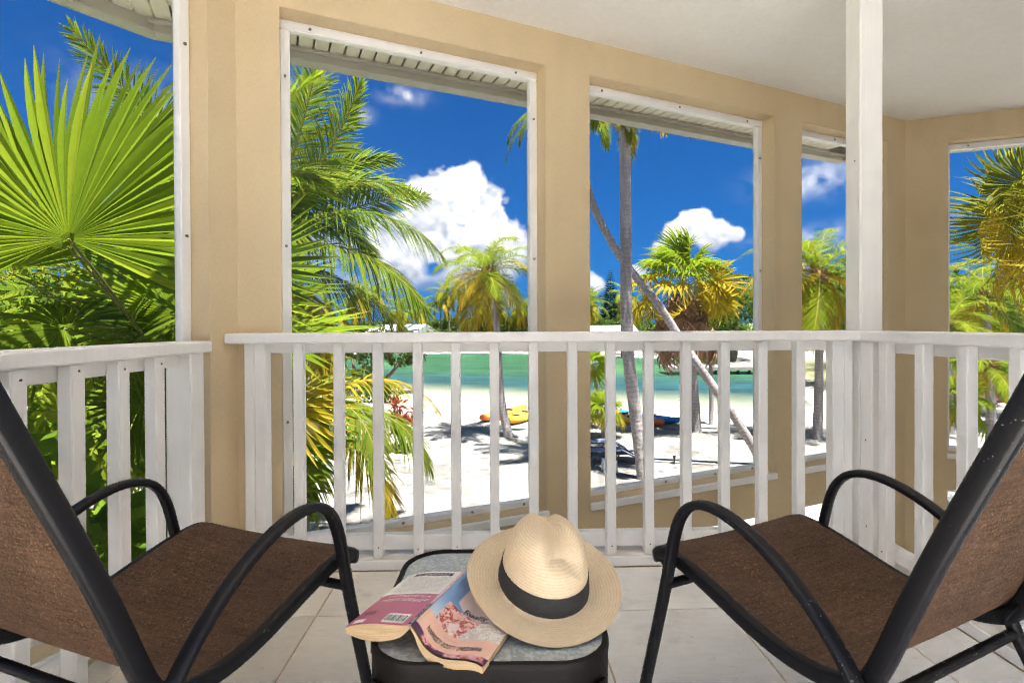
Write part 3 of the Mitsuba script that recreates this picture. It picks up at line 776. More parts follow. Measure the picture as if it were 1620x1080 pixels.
sp = strip(bk, 'spine', 0.0002, 0.0085, 0.0, LBK, SEC_L, 'ink_rose', 0.0006)
strip(sp, 'name_panel', 0.0003, 0.0083, 0.004, 0.075, SEC_L, 'ink_dark', 0.00085)
wrap_text(sp, 'HARRIET SCOTT CHESSMAN', 0.0046, 0.0062, 0.0725, -90, SEC_L, 'ink_white', side=-1, width=0.064, up=0.0011)
wrap_text(sp, 'SOMEONE NOT REALLY HER MOTHER', 0.0046, 0.0062, 0.196, -90, SEC_L, 'ink_white', side=-1, width=0.112, up=0.0009)
banner = strip(cb, 'banner', 0.022, 0.112, 0.190, 0.202, SEC_L, 'ink_dark')
rg = np.random.default_rng(3)
def textlines(parent, rows, mat, up=0.0009):
    """Body copy too small to read: rows of word-length bars."""
    ms = []
    for v, h0, h1, hgt in rows:
        h = h0
        while h < h1:
            w = rg.uniform(0.002, 0.009)
            e = min(h + w, h1)
            H, V = np.meshgrid([h, e], [v, v + hgt], indexing='ij')
            ms.append(trimesh.Trimesh(on_cover(SEC_L, H.ravel(), V.ravel(), np.full(4, up)), grid_faces(2, 2), process=False))
            h = e + 0.0016
    return part(parent, 'small_print', cat(ms), mat)


textlines(cb, [(0.183 - 0.0052 * i, 0.016, 0.122 if i % 5 != 4 else 0.09, 0.0015) for i in range(13)], 'ink_grey')
textlines(cb, [(0.102, 0.020, 0.115, 0.0018), (0.098, 0.03, 0.10, 0.0014), (0.089, 0.016, 0.122, 0.0016), (0.085, 0.016, 0.122, 0.0016), (0.081, 0.03, 0.11, 0.0016)], 'ink_white')
textlines(cb, [(0.193, 0.030, 0.105, 0.0012), (0.197, 0.030, 0.105, 0.0012)], 'ink_white')
textlines(cb, [(0.045 - 0.004 * i, 0.098, 0.126, 0.0014) for i in range(4)], 'ink_dark')
strip(cb, 'publisher_box', 0.104, 0.128, 0.006, 0.018, SEC_L, 'ink_white')
bc = strip(cb, 'barcode_panel', 0.020, 0.066, 0.006, 0.036, SEC_L, 'ink_white')
ms = []
for h, w in ((0.0235, 0.0030), (0.0300, 0.0022), (0.0355, 0.0036), (0.0425, 0.0024), (0.0480, 0.0034), (0.0550, 0.0024), (0.0600, 0.0026)):
    H, V = np.meshgrid([h, h + w], [0.0105, 0.031], indexing='ij')
    ms.append(trimesh.Trimesh(on_cover(SEC_L, H.ravel(), V.ravel(), np.full(4, 0.0011)), grid_faces(2, 2), process=False))
part(cb, 'barcode', cat(ms), 'ink_dark')

# ------------------------------------------------------------------ straw hat
ht = thing('straw_hat', 'woven straw fedora with wide black ribbon band resting on the table', 'hat')


def hat_surface(prof, dent, nt=160, thick=0.0):
    th = np.linspace(0, 2 * np.pi, nt, endpoint=False)
    R, TT = np.meshgrid(prof[:, 0], th, indexing='ij'); Z = np.broadcast_to(prof[:, 1][:, None], R.shape).copy()
    ov = 1.09 - 0.09 * np.clip((R - 0.095) / 0.06, 0, 1)
    X = R * np.sin(TT) * (0.95 + 0.02 * (1.09 - ov) / 0.09); Y = -R * np.cos(TT) * ov                 # the front of the hat looks along -y
    X, Y, Z = dent(X, Y, Z, R, TT)
    L = np.r_[0, np.cumsum(np.linalg.norm(np.diff(prof, axis=0), axis=1))]
    uv = np.stack(np.broadcast_arrays(TT * 0.085, L[:, None]), -1).reshape(-1, 2)
    V = np.stack([X, Y, Z], -1).reshape(-1, 3)
    return trimesh.Trimesh(V, grid_faces(len(prof), nt, True), process=False), uv


def dent(X, Y, Z, R, TT):
    # crown: a teardrop crease from the back of the top down the upper front, pushed in along the normal
    if R.shape[0] == len(crown):
        dp = np.gradient(crown, axis=0); dp /= np.linalg.norm(dp, axis=1, keepdims=True)
        nr, nz = -dp[:, 1:], dp[:, :1]                       # outward normal of the profile is (-nr, ...) turned upright below
        nr, nz = np.abs(nr), np.abs(nz)
        L = np.r_[0, np.cumsum(np.linalg.norm(np.diff(crown, axis=0), axis=1))][:, None]
        s_ = L * np.cos(TT)
        sm = lambda a, b, x: (lambda t: t * t * (3 - 2 * t))(np.clip((x - a) / (b - a), 0, 1))
        w_ = 0.016 + 0.018 * sm(-0.03, 0.075, s_)
        g = sm(-0.088, -0.062, s_) * (1 - sm(0.072, 0.108, s_))
        D = (0.019 + 0.006 * sm(-0.02, 0.06, s_)) * np.exp(-(np.abs(X - 0.008) / w_) ** 3.6) * g
        Dt = D
        X = X - Dt * nr * np.sin(TT); Y = Y + Dt * nr * np.cos(TT); Z = Z - Dt * nz
    # brim: curls up at the sides and behind, dips in front
    b = np.clip((R - 0.096) / 0.064, 0, 1)
    side = np.abs(np.sin(TT)) ** 2; back = np.clip(-np.cos(TT), 0, 1)
    Z = Z + b ** 2 * (0.016 * side + 0.020 * back * (1 - side) - 0.006 * np.clip(np.cos(TT), 0, 1)) + 0.002 * b * np.sin(3 * TT + 0.6)
    return X, Y, Z


crown = spline([(0.0005, 0.130), (0.020, 0.1295), (0.040, 0.1265), (0.056, 0.119), (0.0695, 0.104), (0.0795, 0.078), (0.0870, 0.042), (0.0922, 0.008)], 110)
brimp = spline([(0.0922, 0.008), (0.0935, 0.003), (0.098, 0.000), (0.114, 0.0), (0.138, 0.0005), (0.156, 0.002)], 30)
edge = A([(0.1575, 0.0028), (0.1575, 0.0008), (0.1555, 0.0002), (0.138, -0.0015), (0.114, -0.002), (0.096, -0.002)])
htw = T().translate([0.091, 1.066, 0.448]).rotate([0, 0, 1], 12).rotate([1, 0, 0], 14).rotate([0, 1, 0], 2)
cm, cuv = hat_surface(crown, dent)
part(ht, 'crown', cm, 'straw', smooth=True, uv=cuv, tw=htw)
bm, buv = hat_surface(np.vstack([brimp, edge]), dent)
part(ht, 'brim', bm, 'straw', smooth=True, uv=buv, tw=htw)
bp = A([(0.0928, 0.004), (0.0945, 0.005), (0.0940, 0.012), (0.0908, 0.030), (0.0893, 0.039), (0.0880, 0.0405), (0.0870, 0.038)])
rm, ruv = hat_surface(bp, dent)
part(ht, 'ribbon', rm, 'band', smooth=50, tw=htw)
bow = hull([[-0.0865, -0.022, 0.010], [-0.0865, 0.020, 0.008], [-0.0845, -0.020, 0.038], [-0.0845, 0.018, 0.038], [-0.0925, 0.002, 0.012], [-0.0905, 0.004, 0.034], [-0.094, -0.004, 0.022]])
part(ht, 'bow', bow, 'band', tw=htw)

# ==================================================================== outdoors
# ------------------------------------------------------------------ ground and water
LAGOON = [(-70, 40), (-22, 31.5), (-8, 29.3), (-3, 27.6), (1, 25.8), (4.5, 23.9), (8.5, 22.2), (11.5, 21.6), (15, 25.4), (18.6, 36), (21.5, 43), (23.2, 47.5), (22, 56), (17, 62), (9, 71), (0, 74), (-14, 74.5), (-40, 72), (-75, 66)]
from shapely.geometry import Polygon, Point
import shapely
LAG = Polygon(LAGOON).buffer(1.2).buffer(-1.2)


def smooth_axis(lo, hi, dense0, dense1, fine, n_out):
    a = np.arange(dense0, dense1 + fine, fine)
    l = dense0 - (np.linspace(0, 1, n_out) ** 2.6)[1:] * (dense0 - lo)
    r = a[-1] + (np.linspace(0, 1, n_out) ** 2.6)[1:] * (hi - a[-1])
    return np.r_[l[::-1], a, r]


gx = smooth_axis(-1500, 1500, -36, 44, 0.5, 26); gy = smooth_axis(-300, 4000, -2, 90, 0.5, 26)
GX, GY = np.meshgrid(gx, gy, indexing='ij')
pts = shapely.points(GX.ravel(), GY.ravel())
dist = (shapely.distance(pts, LAG.boundary) * np.where(shapely.contains(LAG, pts), -1, 1)).reshape(GX.shape)


def ground_z(x, y, d):
    q = np.stack([x * 0.35, y * 0.35, x * 0], -1)
    h = G + 0.10 * (meshkit.fbm(q, 3, 2) - 0.5) * np.clip(d / 4, 0.15, 1)
    h += np.where(d < 6, -0.20 * np.clip((6 - d) / 6, 0, 1) ** 1.5, 0)
    h -= np.clip(-d, 0, 6) * 0.16
    return h


beach = struct('beach', 'white sand beach running down to the lagoon')
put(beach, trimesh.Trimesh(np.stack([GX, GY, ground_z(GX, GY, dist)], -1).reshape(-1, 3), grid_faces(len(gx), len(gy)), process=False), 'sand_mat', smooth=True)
WZ = G - 0.19
lagoon = struct('lagoon', 'calm green and turquoise lagoon water')
wp = LAG.buffer(3.0)
wm = trimesh.creation.triangulate_polygon(wp, engine='earcut')
put(lagoon, trimesh.Trimesh(np.c_[wm[0], np.full(len(wm[0]), WZ)], wm[1], process=False), 'water_mat')


def gz(x, y):
    p = shapely.points(x, y)
    d = shapely.distance(p, LAG.boundary) * (-1 if LAG.contains(p) else 1)
    return float(ground_z(A(x * 1.0), A(y * 1.0), A(d)))

# ------------------------------------------------------------------ foliage makers
def lerp(a, b, t):
    return A(a) * (1 - A(t)[..., None]) + A(b) * A(t)[..., None]


GREEN = dict(a=(0.0750, 0.1469, 0.0125), b=(0.1950, 0.2516, 0.0225), rib=(0.3600, 0.3264, 0.0875))
LIME = dict(a=(0.1275, 0.2244, 0.0137), b=(0.3000, 0.3604, 0.0250), rib=(0.4500, 0.4080, 0.0875))
DEEP = dict(a=(0.0390, 0.0870, 0.0137), b=(0.1020, 0.1605, 0.0250), rib=(0.1950, 0.1904, 0.0562))
GOLD = dict(a=(0.2850, 0.2652, 0.0225), b=(0.5700, 0.3944, 0.0400), rib=(0.6000, 0.3944, 0.1000))
OLIVE = dict(a=(0.1050, 0.1496, 0.0137), b=(0.3000, 0.2720, 0.0275), rib=(0.5100, 0.3264, 0.0750))
DRY = dict(a=(0.17, 0.090, 0.048), b=(0.44, 0.29, 0.175), rib=(0.18, 0.12, 0.07))


def frond(L=2.6, n=70, ll=0.55, elev=40, droop=95, hang=0.35, w=0.020, pal=GREEN, seed=0, tip=(0.32, 0.28, 0.13), segs=3, petiole=0.12, yellow=0.25, rib=0.016):
    """A pinnate palm leaf that starts at the origin and heads along +x. Returns (mesh, colours)."""
    r = np.random.default_rng(seed)
    m = 26
    s = np.linspace(0, 1, m)
    phi = np.radians(elev - droop * s ** 1.35)
    step = L / (m - 1)
    P = np.c_[np.r_[0, np.cumsum(np.cos(phi[:-1]) * step)], np.zeros(m), np.r_[0, np.cumsum(np.sin(phi[:-1]) * step)]]
    P[:, 1] = 0.05 * L * r.uniform(-1, 1) * s ** 2
    rad = rib * (1 - 0.85 * s) + 0.002
    tube = sweep(P, rad, rad * 0.8, n=5, cap=False)
    Vs, Fs, Cs = [tube.vertices], [tube.faces], [np.broadcast_to(A(pal['rib']), tube.vertices.shape)]
    base = len(tube.vertices)
    t = np.repeat(np.linspace(petiole, 0.995, n), 2) + r.normal(0, 0.003, 2 * n)
    t = np.clip(t, petiole, 1)
    sd = np.tile([1, -1], n)
    p0 = np.stack([np.interp(t, s, P[:, k]) for k in range(3)], 1)
    ph = np.interp(t, s, phi)
    tang = np.c_[np.cos(ph), np.zeros(2 * n), np.sin(ph)]; nor = np.c_[-np.sin(ph), np.zeros(2 * n), np.cos(ph)]
    prof = np.interp(t, [petiole, 0.3, 0.6, 0.85, 1.0], [0.62, 1.0, 0.95, 0.62, 0.30]) * ll * r.uniform(0.86, 1.10, 2 * n)
    fa = np.radians(np.interp(t, [petiole, 0.5, 1.0], [68, 52, 22]) + r.normal(0, 5, 2 * n))
    lift_ = np.radians(np.interp(t, [0, 1], [18, 6]) + r.normal(0, 7, 2 * n))
    out = np.c_[np.zeros(2 * n), sd, np.zeros(2 * n)] * np.cos(lift_)[:, None] + nor * np.sin(lift_)[:, None]
    d = tang * np.cos(fa)[:, None] + out * np.sin(fa)[:, None]
    wv = tang - d * (tang * d).sum(1, keepdims=True); wv /= np.linalg.norm(wv, axis=1, keepdims=True)
    q = np.linspace(0, 1, segs + 1)
    wid = np.interp(q, [0, 0.15, 0.6, 1.0], [0.45, 1.0, 0.8, 0.04]) * w
    hg = hang * r.uniform(0.6, 1.5, 2 * n) * prof
    C = p0[:, None] + d[:, None] * (prof[:, None] * q)[..., None] + A([0, 0, -1.0]) * (hg[:, None] * q ** 2.0)[..., None]
    E0 = C + wv[:, None] * wid[None, :, None]; E1 = C - wv[:, None] * wid[None, :, None]
    N = 2 * n
    V = np.stack([E0, E1], 2).reshape(-1, 3)                              # N, segs+1, 2
    idx = np.arange(N * (segs + 1) * 2).reshape(N, segs + 1, 2) + base
    a, b, c_, e = idx[:, :-1, 0], idx[:, :-1, 1], idx[:, 1:, 1], idx[:, 1:, 0]
    F = np.concatenate([np.stack([a, b, c_], -1).reshape(-1, 3), np.stack([a, c_, e], -1).reshape(-1, 3)])
    mixv = np.clip(r.uniform(0, 1, N) * 0.8 + 0.2 * r.uniform(0, 1), 0, 1)
    col = lerp(pal['a'], pal['b'], mixv)
    yel = (r.uniform(0, 1, N) < yellow)[:, None]
    col = np.where(yel, col * 0.45 + A([0.17, 0.145, 0.022]) * 0.55, col)
    col = col[:, None, None] * np.ones((1, segs + 1, 2, 1))
    k = (np.clip((q - 0.70) / 0.3, 0, 1) ** 1.5)[None, :, None, None] * (r.uniform(0, 0.8, N) * (0.25 + yellow))[:, None, None, None]
    col = col * (1 - k) + A(tip) * k
    Vs.append(V); Fs.append(F); Cs.append(col.reshape(-1, 3))
    return trimesh.Trimesh(np.vstack(Vs), np.vstack(Fs), process=False), np.vstack(Cs)


def fan(R=0.9, n=40, span=300, pet=0.7, pal=LIME, seed=0, join=0.58, cup=0.25, droop=0.25, pleat=0.35, tipc=(0.32, 0.22, 0.03), tipk=0.35, fray=0.0, tear=0.0):
    """A palmate leaf: hastula at the origin, main axis +x, upper face +z, petiole towards -x."""
    r = np.random.default_rng(seed)
    dth = math.radians(span) / n
    th = np.radians(np.linspace(-span / 2, span / 2, n)) + r.uniform(-0.22, 0.22, n) * dth
    rad = R * (0.72 + 0.28 * np.cos(th * 0.62)) * r.uniform(0.93, 1.05, n) * np.where(r.uniform(0, 1, n) < 0.14, r.uniform(0.72, 0.92, n), 1.0)
    q = A([0.03, 0.22, 0.42, 0.58, 0.72, 0.86, 1.0])
    jr = join * r.uniform(0.9, 1.1, n)
    Vs, Cs = [], []
    for i in range(n):
        rr_ = rad[i] * q
        full = rr_ * math.tan(dth / 2) * 1.02
        wj = rad[i] * jr[i] * math.tan(dth / 2)
        hw_ = np.where(q <= jr[i], full, wj * np.clip((1.02 - q) / (1.02 - jr[i]), 0, 1) ** 0.75 * 0.98)
        hw_[-1] = wj * 0.05
        h = pleat * hw_
        c, s_ = math.cos(th[i]), math.sin(th[i])
        ax = A([c, s_, 0]); pe = A([-s_, c, 0])
        bend = -droop * R * (q ** 2.2) * r.uniform(0.6, 1.5)
        extra = np.zeros_like(q)
        if fray > 0:
            extra = -fray * R * np.clip(q - jr[i], 0, 1) ** 1.3 * r.uniform(0.3, 2.2)
        cupz = cup * R * q * (abs(th[i]) / math.pi) ** 1.5
        z = bend + cupz + extra
        sh = 1 - 0.30 * np.clip(-extra / R, 0, 1)
        ctr = ax * (rr_ * sh)[:, None] + A([0, 0, 1]) * (z - h)[:, None]
        e0 = ax * (rr_ * sh)[:, None] + pe * hw_[:, None] + A([0, 0, 1]) * (z + h)[:, None]
        e1 = ax * (rr_ * sh)[:, None] - pe * hw_[:, None] + A([0, 0, 1]) * (z + h)[:, None]
        Vs.append(np.stack([e0, ctr, ctr, e1], 1))
        m_ = r.uniform(0, 1)
        col = lerp(pal['a'], pal['b'], np.full(7, 0.25 + 0.5 * m_))
        k = np.clip((q - 0.75) / 0.25, 0, 1) ** 2 * tipk * r.uniform(0.3, 1.6)
        kk = np.clip(k, 0, 1)[:, None]
        col = col * (1 - kk) + A(tipc) * kk
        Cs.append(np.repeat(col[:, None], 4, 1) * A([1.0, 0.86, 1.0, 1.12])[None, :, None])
    V = A(Vs); C = A(Cs)
    idx = np.arange(n * 7 * 4).reshape(n, 7, 4)
    F = []
    for a_, b_ in ((0, 1), (2, 3)):
        p, q_, u, v = idx[:, :-1, a_], idx[:, :-1, b_], idx[:, 1:, b_], idx[:, 1:, a_]
        F += [np.stack([p, q_, u], -1).reshape(-1, 3), np.stack([p, u, v], -1).reshape(-1, 3)]
    V = V.reshape(-1, 3); C = C.reshape(-1, 3); F = np.concatenate(F)
    if pet > 0:
        xx = np.linspace(-pet, 0.10 * R, 8)
        pt = sweep(np.c_[xx, xx * 0, -0.12 * pet * (xx / pet) ** 2 - 0.004], np.linspace(0.016, 0.008, 8) * (R / 0.9) ** 0.5, np.linspace(0.012, 0.006, 8), n=6)
        F = np.vstack([F, pt.faces + len(V)]); V = np.vstack([V, pt.vertices]); C = np.vstack([C, np.broadcast_to(A(pal['rib']) * 0.7, pt.vertices.shape)])
    return trimesh.Trimesh(V, F, process=False), C


def frame(o, axis, nrm, scale=1.0):
    x = unit(axis); z = A(nrm, float); z = unit(z - x * (z @ x)); y = np.cross(z, x)
    Mx = np.eye(4); Mx[:3, 0], Mx[:3, 1], Mx[:3, 2], Mx[:3, 3] = x * scale, y * scale, z * scale, o
    return T(Mx.tolist())


def frond_tw(o, az, roll=0.0, scale=1.0, pitch=0.0):
    return T().translate([float(v) for v in o]).rotate([0, 0, 1], float(az)).rotate([0, 1, 0], float(-pitch)).rotate([1, 0, 0], float(roll)).scale(float(scale))


def trunk_mesh(P, r0, r1, ring_h=0.11, n=20, flare=0.35, seed=0):
    """A palm stem along the points P with leaf-scar rings, slightly swollen at the foot. uv = (round, metres along)."""
    P = spline(P, max(24, int(np.linalg.norm(np.diff(A(P, float), axis=0), axis=1).sum() / 0.045)))
    L = np.r_[0, np.cumsum(np.linalg.norm(np.diff(P, axis=0), axis=1))]
    r = np.random.default_rng(seed)
    rad = r0 + (r1 - r0) * L / L[-1] + flare * r0 * np.exp(-L / 0.25)
    ph = (L / ring_h + 0.5 * meshkit.noise(np.c_[L * 3, L * 0, L * 0], seed)) % 1
    rad = rad * (1 + 0.055 * (0.5 - ph))
    m = sweep(P, rad, rad, n=n)
    k = len(P)
    th = np.arange(n) / n
    nz = meshkit.noise(np.stack(np.broadcast_arrays(np.cos(th * 2 * np.pi)[None] * 3, np.sin(th * 2 * np.pi)[None] * 3, L[:, None] * 5), -1), seed + 4)
    V = m.vertices.copy()
    V[:k * n] += ((V[:k * n].reshape(k, n, 3) - P[:, None]) * (0.10 * (nz - 0.5))[..., None]).reshape(-1, 3)
    m.vertices = V
    uv = np.stack(np.broadcast_arrays(np.abs(th - 0.5)[None] * 2, L[:, None]), -1).reshape(-1, 2)
    return m, np.vstack([uv, [[0, 0]], [[0, L[-1]]]])


def add_trunk(t, P, r0, r1, **k):
    m, uv = trunk_mesh(P, r0, r1, **k)
    return part(t, 'trunk', m, 'palm_bark', smooth=True, uv=uv)


FR = {}


def frond_ply(key, **k):
    if key not in FR:
        m, c = frond(**k)
        FR[key] = mikit.ply(m, 'leaf', color=c)
    return FR[key]


FN = {}


def fan_ply(key, mat='leaf', **k):
    if key not in FN:
        m, c = fan(**k)
        FN[key] = mikit.ply(m, mat, color=c)
    return FN[key]


def leaf_cloud(centres, radii, n, size, pal, seed=0, asp=0.55, hang=0.3, sides=1):
    """n separate little leaves (two triangles folded along the rib) through the ellipsoids. Returns (mesh, colours)."""
    r = np.random.default_rng(seed)
    centres, radii = A(centres, float), A(radii, float)
    if radii.ndim == 1:
        radii = np.repeat(radii[:, None], 3, 1)
    vol = radii.prod(1) ** 0.75
    pick = r.choice(len(centres), n, p=vol / vol.sum())
    u = r.normal(size=(n, 3)); u /= np.linalg.norm(u, axis=1, keepdims=True)
    rr_ = r.uniform(0.25, 1, n) ** 0.4
    p = centres[pick] + u * radii[pick] * rr_[:, None]
    d = u * 0.7 + r.normal(size=(n, 3)) * 0.6; d[:, 2] -= hang; d /= np.linalg.norm(d, axis=1, keepdims=True)
    s = np.cross(d, r.normal(size=(n, 3))); s /= np.linalg.norm(s, axis=1, keepdims=True)
    nn = np.cross(d, s)
    L = size * r.uniform(0.6, 1.3, n)[:, None]
    a = p; b = p + d * L; m1 = p + d * L * 0.45 + s * L * asp * 0.5 + nn * L * 0.08; m2 = p + d * L * 0.45 - s * L * asp * 0.5 + nn * L * 0.08
    V = np.stack([a, m1, b, m2], 1).reshape(-1, 3)
    i = np.arange(n)[:, None] * 4
    F = np.concatenate([i + [0, 1, 2], i + [0, 2, 3]])
    cl = r.uniform(0, 1, len(centres))
    k = np.clip(0.55 * r.uniform(0, 1, n) + 0.45 * cl[pick], 0, 1)
    C = lerp(pal['a'], pal['b'], k)
    return trimesh.Trimesh(V, F, process=False), np.repeat(C, 4, 0)


def coconut(label, base, top, r0, nf, L, seed, pals=('g', 'g', 'y'), trunk_pts=None, group=None, cat_='palm tree', elev_rng=(78, -55), ll=0.25, name='coconut_palm', n=46, az0=None, old='y', w=None):
    t = thing(name, label, cat_, group)
    base, top = A(base, float), A(top, float)
    add_trunk(t, trunk_pts if trunk_pts is not None else [base - [0, 0, 0.3], base * 0.62 + top * 0.38 + [0.04, 0, 0], top], r0, r0 * 0.62, seed=seed)
    r = np.random.default_rng(seed)
    for i in range(nf):
        f = i / (nf - 1)
        e = elev_rng[0] + (elev_rng[1] - elev_rng[0]) * f ** 0.85
        kind = old if f > 0.86 else ('l' if f < 0.2 else pals[i % len(pals)])
        pal = {'g': GREEN, 'y': GOLD, 'l': LIME, 'd': DEEP, 'r': DRY}[kind]
        eb = round(e / 18) * 18; var = int(r.integers(0, 2))
        d = frond_ply(('c', kind, eb, var, n, round(ll, 2)), L=1.0, n=n, ll=ll, elev=eb, droop=float(np.clip(55 + 0.5 * (eb + 30), 35, 105)), hang=0.30 if f < 0.7 else 0.5,
                      w=w or 0.0080, pal=pal, seed=seed * 7 + i + var, segs=3, rib=0.008, yellow=0.12 if kind in 'gd' else 0.45)
        az = i * 137.5 + r.uniform(-12, 12) + (az0 or 0)
        reuse(nk(t + '__frond'), d, frond_tw(top + [0, 0, 0.02], az, r.uniform(-16, 16), L * r.uniform(0.85, 1.1)))
    h = leaf_cloud([top - [0, 0, 0.04]], [[0.12 * L / 1.6, 0.12 * L / 1.6, 0.16 * L / 1.6]], 120, 0.22, DRY, seed, hang=-0.6, asp=0.4)
    put(t + '__crown_shaft', h[0], 'dry_leaf', color=h[1])
    return t


def fan_palm(label, base, top, r0, nl, R, seed, skirt=0, group=None, name='fan_palm', pal='l', pet=0.9, elev_rng=(85, -20), nseg=26, fray=0.3, srad=1.0, slen=1.25, gold=0.68):
    t = thing(name, label, 'palm tree', group)
    base, top = A(base, float), A(top, float)
    add_trunk(t, [base - [0, 0, 0.3], (base + top) / 2 + [0.03, 0, 0], top], r0, r0 * 0.8, seed=seed)
    r = np.random.default_rng(seed)
    for i in range(nl):
        f = i / max(nl - 1, 1)
        e = math.radians(elev_rng[0] + (elev_rng[1] - elev_rng[0]) * f)
        az = math.radians(i * 137.5 + r.uniform(-12, 12))
        ax = A([math.cos(az) * math.cos(e), math.sin(az) * math.cos(e), math.sin(e)])
        kind = 'y' if (f > gold and (skirt or i % 2)) else pal
        P_l = {'l': LIME, 'g': GREEN, 'y': GOLD, 'd': DEEP, 'o': OLIVE}[kind]
        var = i % 3
        d = fan_ply((kind, var, nseg, fray), R=1.0, n=nseg, span=[250, 210, 280][var], pet=0, pal=P_l, seed=seed + var, cup=[0.5, 0.7, 0.35][var], droop=[0.25, 0.5, 0.15][var], fray=fray, tipk=0.9 if skirt else 0.4, tipc=(0.26, 0.165, 0.06))
        pl = pet * R * r.uniform(0.7, 1.2)
        o = top + ax * pl + A([0, 0, -0.15 * pl])
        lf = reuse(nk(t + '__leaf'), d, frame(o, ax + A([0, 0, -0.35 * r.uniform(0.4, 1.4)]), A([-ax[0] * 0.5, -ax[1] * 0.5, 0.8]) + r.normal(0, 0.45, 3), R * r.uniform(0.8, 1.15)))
        pm = sweep(spline([top, (top + o) / 2 + A([0, 0, 0.05 * pl]), o], 6), 0.020 * R, 0.014 * R, n=5)
        put(nk(lf + '__stalk'), pm, 'stalk', color=np.broadcast_to(A([0.26, 0.26, 0.09]), pm.vertices.shape))
    for i in range(skirt):
        f = i / skirt
        az = math.radians(i * 137.5 + r.uniform(-20, 20))
        zz = -0.25 - slen * f
        o = top + A([math.cos(az), math.sin(az), 0]) * (0.16 + 0.84 * f ** 0.8) * r.uniform(0.45, 1.0) * srad + A([0, 0, zz + 0.25 * r.uniform(-1, 1)])
        var = i % 3
        d = fan_ply(('dry', var, nseg), 'dry_leaf', R=1.0, n=nseg, span=120, pet=0, pal=DRY, seed=seed + 50 + var, cup=0.1, droop=0.35, pleat=0.9, fray=0.5, tipk=0.5, tipc=(0.26, 0.185, 0.115))
        ax = A([math.cos(az) * 0.42, math.sin(az) * 0.42, -1.0]) + r.normal(0, 0.16, 3)
        reuse(nk(t + '__dead_leaf'), d, frame(o, ax, A([math.cos(az), math.sin(az), 0.25]), R * r.uniform(0.7, 1.0)))
    return t


# ------------------------------------------------------------------ palms on the beach
def ground(x, y):
    return [x, y, gz(x, y)]


tall = thing('coconut_palm', 'tall straight grey palm trunk rising past the eave beyond the second opening', 'palm tree')
add_trunk(tall, [(3.56, 12.81, G - 0.3), (3.49, 12.81, G + 0.35), (3.24, 12.85, -0.35), (3.16, 12.9, 0.7), (3.14, 12.9, 2.5), (3.13, 12.9, 4.5), (3.12, 12.9, 6.5)], 0.150, 0.128, seed=3, ring_h=0.085, flare=0.25)
r_ = np.random.default_rng(8)
for i in range(16):
    e = [75, 55, 40, 30, 20, 10][i % 6]
    reuse(nk(tall + '__frond'), frond_ply(('t', i % 6), L=2.6, n=60, ll=0.5, elev=e, droop=85, hang=0.4, w=0.02, pal=GREEN if i % 3 else GOLD, seed=i), frond_tw([3.12, 12.9, 6.42], i * 137.5, 0, 1.0))

for i, (az, e, dr_, L, pal) in enumerate([(-5, 14, 88, 2.0, GREEN), (-30, 2, 80, 1.9, GREEN), (20, 35, 120, 1.6, GREEN), (178, 18, 110, 1.5, GOLD), (215, 5, 90, 1.4, GREEN), (160, 40, 120, 1.5, GREEN), (-70, 5, 100, 1.5, GOLD)]):
    reuse(nk(tall + '__frond'), frond_ply(('tl', i), L=L, n=50, ll=0.42, elev=e, droop=dr_, hang=0.5, w=0.018, pal=pal, seed=60 + i, yellow=0.35), frond_tw([3.12, 12.9, 6.15], az))

lean = thing('coconut_palm', 'slender leaning palm whose trunk crosses behind the tall straight trunk', 'palm tree')
LP = [(2.36, 14.2, 6.35), (2.38, 14.2, 5.3), (2.45, 14.15, 4.5), (2.72, 14.1, 3.75), (3.30, 14.05, 2.70), (4.20, 14.0, 1.55), (5.05, 13.98, 0.25), (6.0, 13.95, -1.1), (6.80, 13.93, -2.35), (7.10, 13.93, G - 0.25)]
add_trunk(lean, LP[::-1], 0.118, 0.092, seed=6, ring_h=0.08, flare=0.15)
for i, (az, e, dr_, L, k) in enumerate([(-12, 38, 125, 2.1, 'g'), (8, 30, 130, 1.9, 'y'), (200, 25, 120, 2.4, 'g'), (-60, 10, 100, 2.2, 'g'), (165, 38, 118, 2.6, 'g'), (180, 15, 105, 2.7, 'g'), (250, 0, 90, 2.0, 'y'), (-95, 50, 120, 2.2, 'g'), (90, 60, 110, 2.2, 'g'), (60, 40, 110, 2.2, 'g'), (120, 35, 110, 2.2, 'l'), (-30, -5, 80, 1.8, 'y')]):
    reuse(nk(lean + '__frond'), frond_ply(('ln', i), L=L, n=54, ll=0.42, elev=e, droop=dr_, hang=0.55, w=0.020, pal={'g': GREEN, 'y': GOLD, 'l': LIME}[k], seed=30 + i, yellow=0.35), frond_tw([2.36, 14.2, 6.35], az, 0, 1.0))

coconut('small coconut palm shading the orange kayaks at the water edge', ground(0.34, 17.89), (-0.28, 17.9, 2.72), 0.15, 30, 2.15, 11, pals=('l', 'g', 'y'),
        trunk_pts=[(0.42, 17.89, G - 0.3), (0.32, 17.89, G + 0.35), (0.12, 17.9, -1.3), (0.06, 17.9, 0.3), (-0.08, 17.9, 1.6), (-0.28, 17.9, 2.72)], az0=20, elev_rng=(86, -58))
coconut('bushy coconut palm with golden lower fronds seen through the third opening', ground(10.37, 17.09), (10.45, 17.1, 2.55), 0.15, 32, 2.6, 17, pals=('g', 'l', 'y'), az0=50, elev_rng=(86, -58))
fan_palm('fan palm wrapped in a thick brown skirt of dead leaves', ground(6.95, 18.41), (6.45, 18.4, 2.25), 0.17, 30, 1.0, 21, skirt=60, fray=0.50, pet=1.30, elev_rng=(88, -28), nseg=22, srad=1.5, slen=1.75, gold=0.52)
